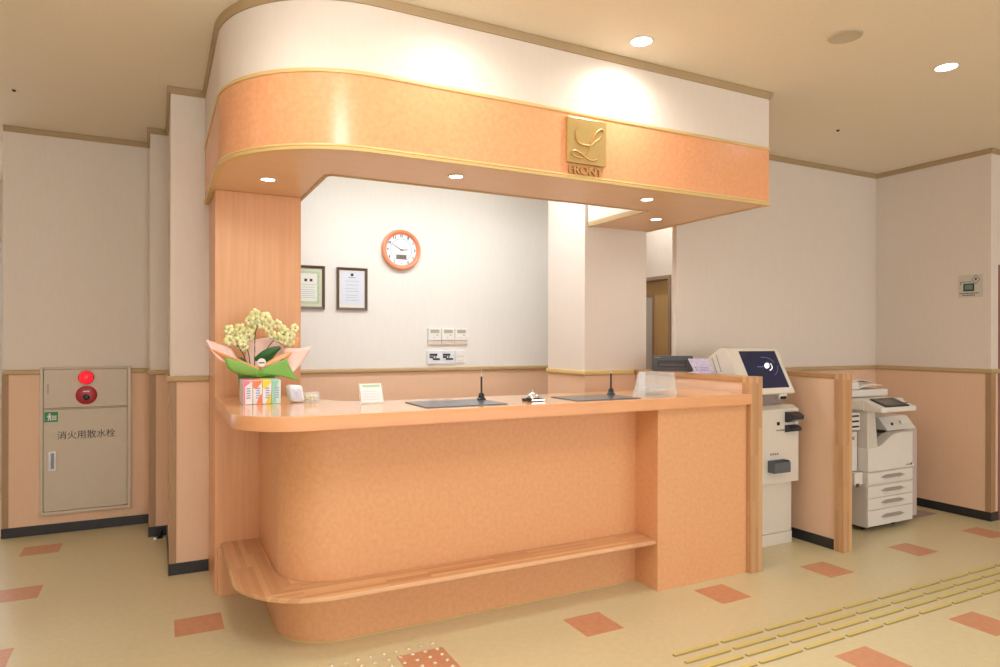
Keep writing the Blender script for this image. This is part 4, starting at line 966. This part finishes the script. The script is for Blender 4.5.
su = CX('side_unit', 5.3105, 5.47, 3.235, 3.80, 0.045, 0.744, mat('side_mauve', rgb(196, 182, 176), 0.5), 0.004)
bm = NB(); lathe(bm, [(0.012, 0), (0.012, -0.012), (0, -0.013)], c=(5.40-5.03, 3.235-3.5, 0.46), axis='Y', n=16); obj('knob', bm, M['white'], su)
bp_ = CX('bypass_tray', 4.62, 4.742, 3.25, 3.60, 0.462, 0.762, c2, 0.006)
CX('release_lever', 4.655, 4.70, 3.244, 3.2495, 0.70, 0.725, M['grey'], 0.002, bp_)
lt_ = CX('side_step', 4.655, 4.7515, 3.21, 3.60, 0.365, 0.456, c2, 0.005)
CX('latch', 4.665, 4.70, 3.205, 3.209, 0.352, 0.378, M['dark'], 0.001, lt_)
sl = CX('slot_block', 4.64, 4.7515, 3.235, 3.50, 0.775, 0.905, c2, 0.003)
for z in (0.795, 0.835, 0.875): CX('slot', 4.65, 4.735, 3.2325, 3.2345, z, z+0.014, M['ink'], 0.0, sl)
# scanner, control panel, feeder
scu = CX('scanner', 4.725, 5.22, 3.19, 3.79, 0.925, 1.003, c2, 0.006)
bm = NB(); extr(bm, [(4.73-5.03, 3.05-3.5, 0.922), (4.73-5.03, 3.19-3.5, 0.918), (4.73-5.03, 3.19-3.5, 1.006), (4.73-5.03, 3.05-3.5, 0.955)], (0.42, 0, 0)); cp = obj('control_panel', bm, c2, t, bevel=0.005)
ex = Vector((0, 0.14, 0.051)).normalized(); nx = Vector((0, -ex.z, ex.y))
def cpq(bm, x0, x1, s0, s1, o0, o1, sk=0.0):
    P0 = Vector((0, 3.05-3.5, 0.955))
    extr(bm, [tuple(P0+Vector((x-5.03, 0, 0))+ex*s+nx*o0) for x, s in ((x0, s0), (x1, s0), (x1, s1), (x0, s1))], tuple(nx*(o1-o0)))
bm = NB(); cpq(bm, 4.785, 5.07, 0.006, 0.143, 0.001, 0.010); tp = obj('touch_panel', bm, M['black'], cp, bevel=0.003)
bm = NB(); cpq(bm, 4.81, 4.98, 0.03, 0.12, 0.0102, 0.0112); obj('display', bm, mat('display_grey', rgb(96, 94, 96), 0.2), tp)
bm = NB()
for k in range(3): cpq(bm, 5.085+0.018*k, 5.095+0.018*k, 0.05, 0.07, 0.001, 0.004)
obj('buttons', bm, M['grey'], cp)
fd = CX('document_feeder', 4.735, 5.26, 3.34, 3.78, 1.008, 1.065, c2, 0.010)
CX('feeder_head', 4.735, 4.93, 3.36, 3.76, 1.066, 1.125, c2, 0.012)
bm = NB()
pp = [(4.93-5.03, 1.072), (5.02-5.03, 1.098), (5.12-5.03, 1.105), (5.24-5.03, 1.095), (5.25-5.03, 1.088), (5.12-5.03, 1.095), (5.03-5.03, 1.086), (4.945-5.03, 1.067)]
extr(bm, [(x, 3.38-3.5, z) for x, z in pp], (0, 0.34, 0)); obj('feeder_tray', bm, M['white'], t)
CX('toe_base', 4.80, 5.22, 3.24, 3.74, 0.02, 0.0415, M['black'], 0.002)
for x, y in ((4.83, 3.26), (5.19, 3.26), (4.83, 3.72), (5.19, 3.72)):
    bm = NB(); lathe(bm, [(0, -0.012), (0.017, -0.012), (0.0185, 0), (0.017, 0.012), (0, 0.012)], c=(x-5.03, y-3.5, 0.0190), axis='X', n=18); obj('caster', bm, M['black'], t, smooth=True)
# papers lying on the feeder
for i, (x, y, z, rz, lab) in enumerate(((4.85, 3.56, 1.1255, 0.12, 'loose white sheets lying on the left of the copier lid'), (5.12, 3.55, 1.1065, -0.25, 'curled white sheet on the right of the copier lid'))):
    bm = NB(); n = 8
    top = []
    for a in range(n+1):
        u = a/n; zz = 0.004+ (0.02*math.sin(PI*u) if i else 0.004*u)
        top.append((-0.105+0.21*u, zz))
    pts = top + [(x_, z_-0.003) for x_, z_ in top[::-1]]
    extr(bm, [(x_, -0.1, z_) for x_, z_ in pts], (0, 0.2, 0))
    o = obj('paper_stack', bm, M['paperw']); o.location = (x, y, z); o.rotation_euler = (0, 0, rz); tag(o, lab, 'paper', 'papers on the copier')
# thin flat grey-mauve patch on the floor by the copier
bm = NB(); prism(bm, [(5.33, 3.26), (5.62, 3.27), (5.83, 3.28), (5.80, 3.42), (5.50, 3.56), (5.33, 3.56)], 0, 0.004)
o = obj('floor_patch', bm, mat('patch_mauve', rgb(160, 146, 136), 0.6)); o.location.z = 0.0005; tag(o, 'flat grey-mauve patch on the floor at the right foot of the copier', 'mat')

# ------------------------------------------------------------------ sign on the right wall
t = thing('wall_sign', 'small square white sign with dark screen picture on the right wall', 'sign', (5.97, 3.10, 1.903))
bm = NB(); box(bm, -0.006, -0.0005, -0.091, 0.091, -0.093, 0.093); obj('plate', bm, mat('sign_grey', rgb(206, 202, 190), 0.4), t, bevel=0.001)
gm2 = mat('sign_teal', rgb(26, 58, 56), 0.3)
bm = NB()
box(bm, -0.0075, -0.0062, -0.03, 0.052, -0.042, 0.022)
obj('screen_picture', bm, gm2, t)
bm = NB(); box(bm, -0.0085, -0.0076, -0.019, 0.040, -0.028, 0.012); obj('screen_inner', bm, mat('sign_teal_light', rgb(110, 134, 132), 0.3), t)
bm = NB()
box(bm, -0.0075, -0.0062, -0.01, 0.076, 0.034, 0.038); box(bm, -0.0075, -0.0062, 0.072, 0.076, 0.012, 0.034)
for z0, a, b_ in ((-0.062, -0.065, 0.085), (-0.078, -0.035, 0.055)):
    y = a; rnd = random.Random(3)
    while y < b_:
        w_ = rnd.uniform(0.006, 0.014); box(bm, -0.0072, -0.0062, y, y+w_, z0, z0+0.007); y += w_+0.003
obj('small_print', bm, M['ink'], t)
bm = NB()
c_ = (-0.042, 0.052)
for s0, s1 in (((0.030, 0), (0, 0.036)), ((0, 0.036), (-0.030, 0)), ((-0.030, 0), (0, -0.036)), ((0, -0.036), (0.030, 0))):
    a = Vector((s0[0]+c_[0], s0[1]+c_[1])); b_ = Vector((s1[0]+c_[0], s1[1]+c_[1])); nn_ = Vector((-(b_-a).y, (b_-a).x)).normalized()*0.0015
    extr(bm, [(-0.0075, p.x, p.y) for p in (a-nn_, b_-nn_, b_+nn_, a+nn_)], (0.0012, 0, 0))
extr(bm, [(-0.0075, c_[0]+y, c_[1]+z) for y, z in ((-0.011, 0.012), (0.011, 0.012), (0, -0.012))], (0.0012, 0, 0))
obj('diamond_mark', bm, M['ink'], t)
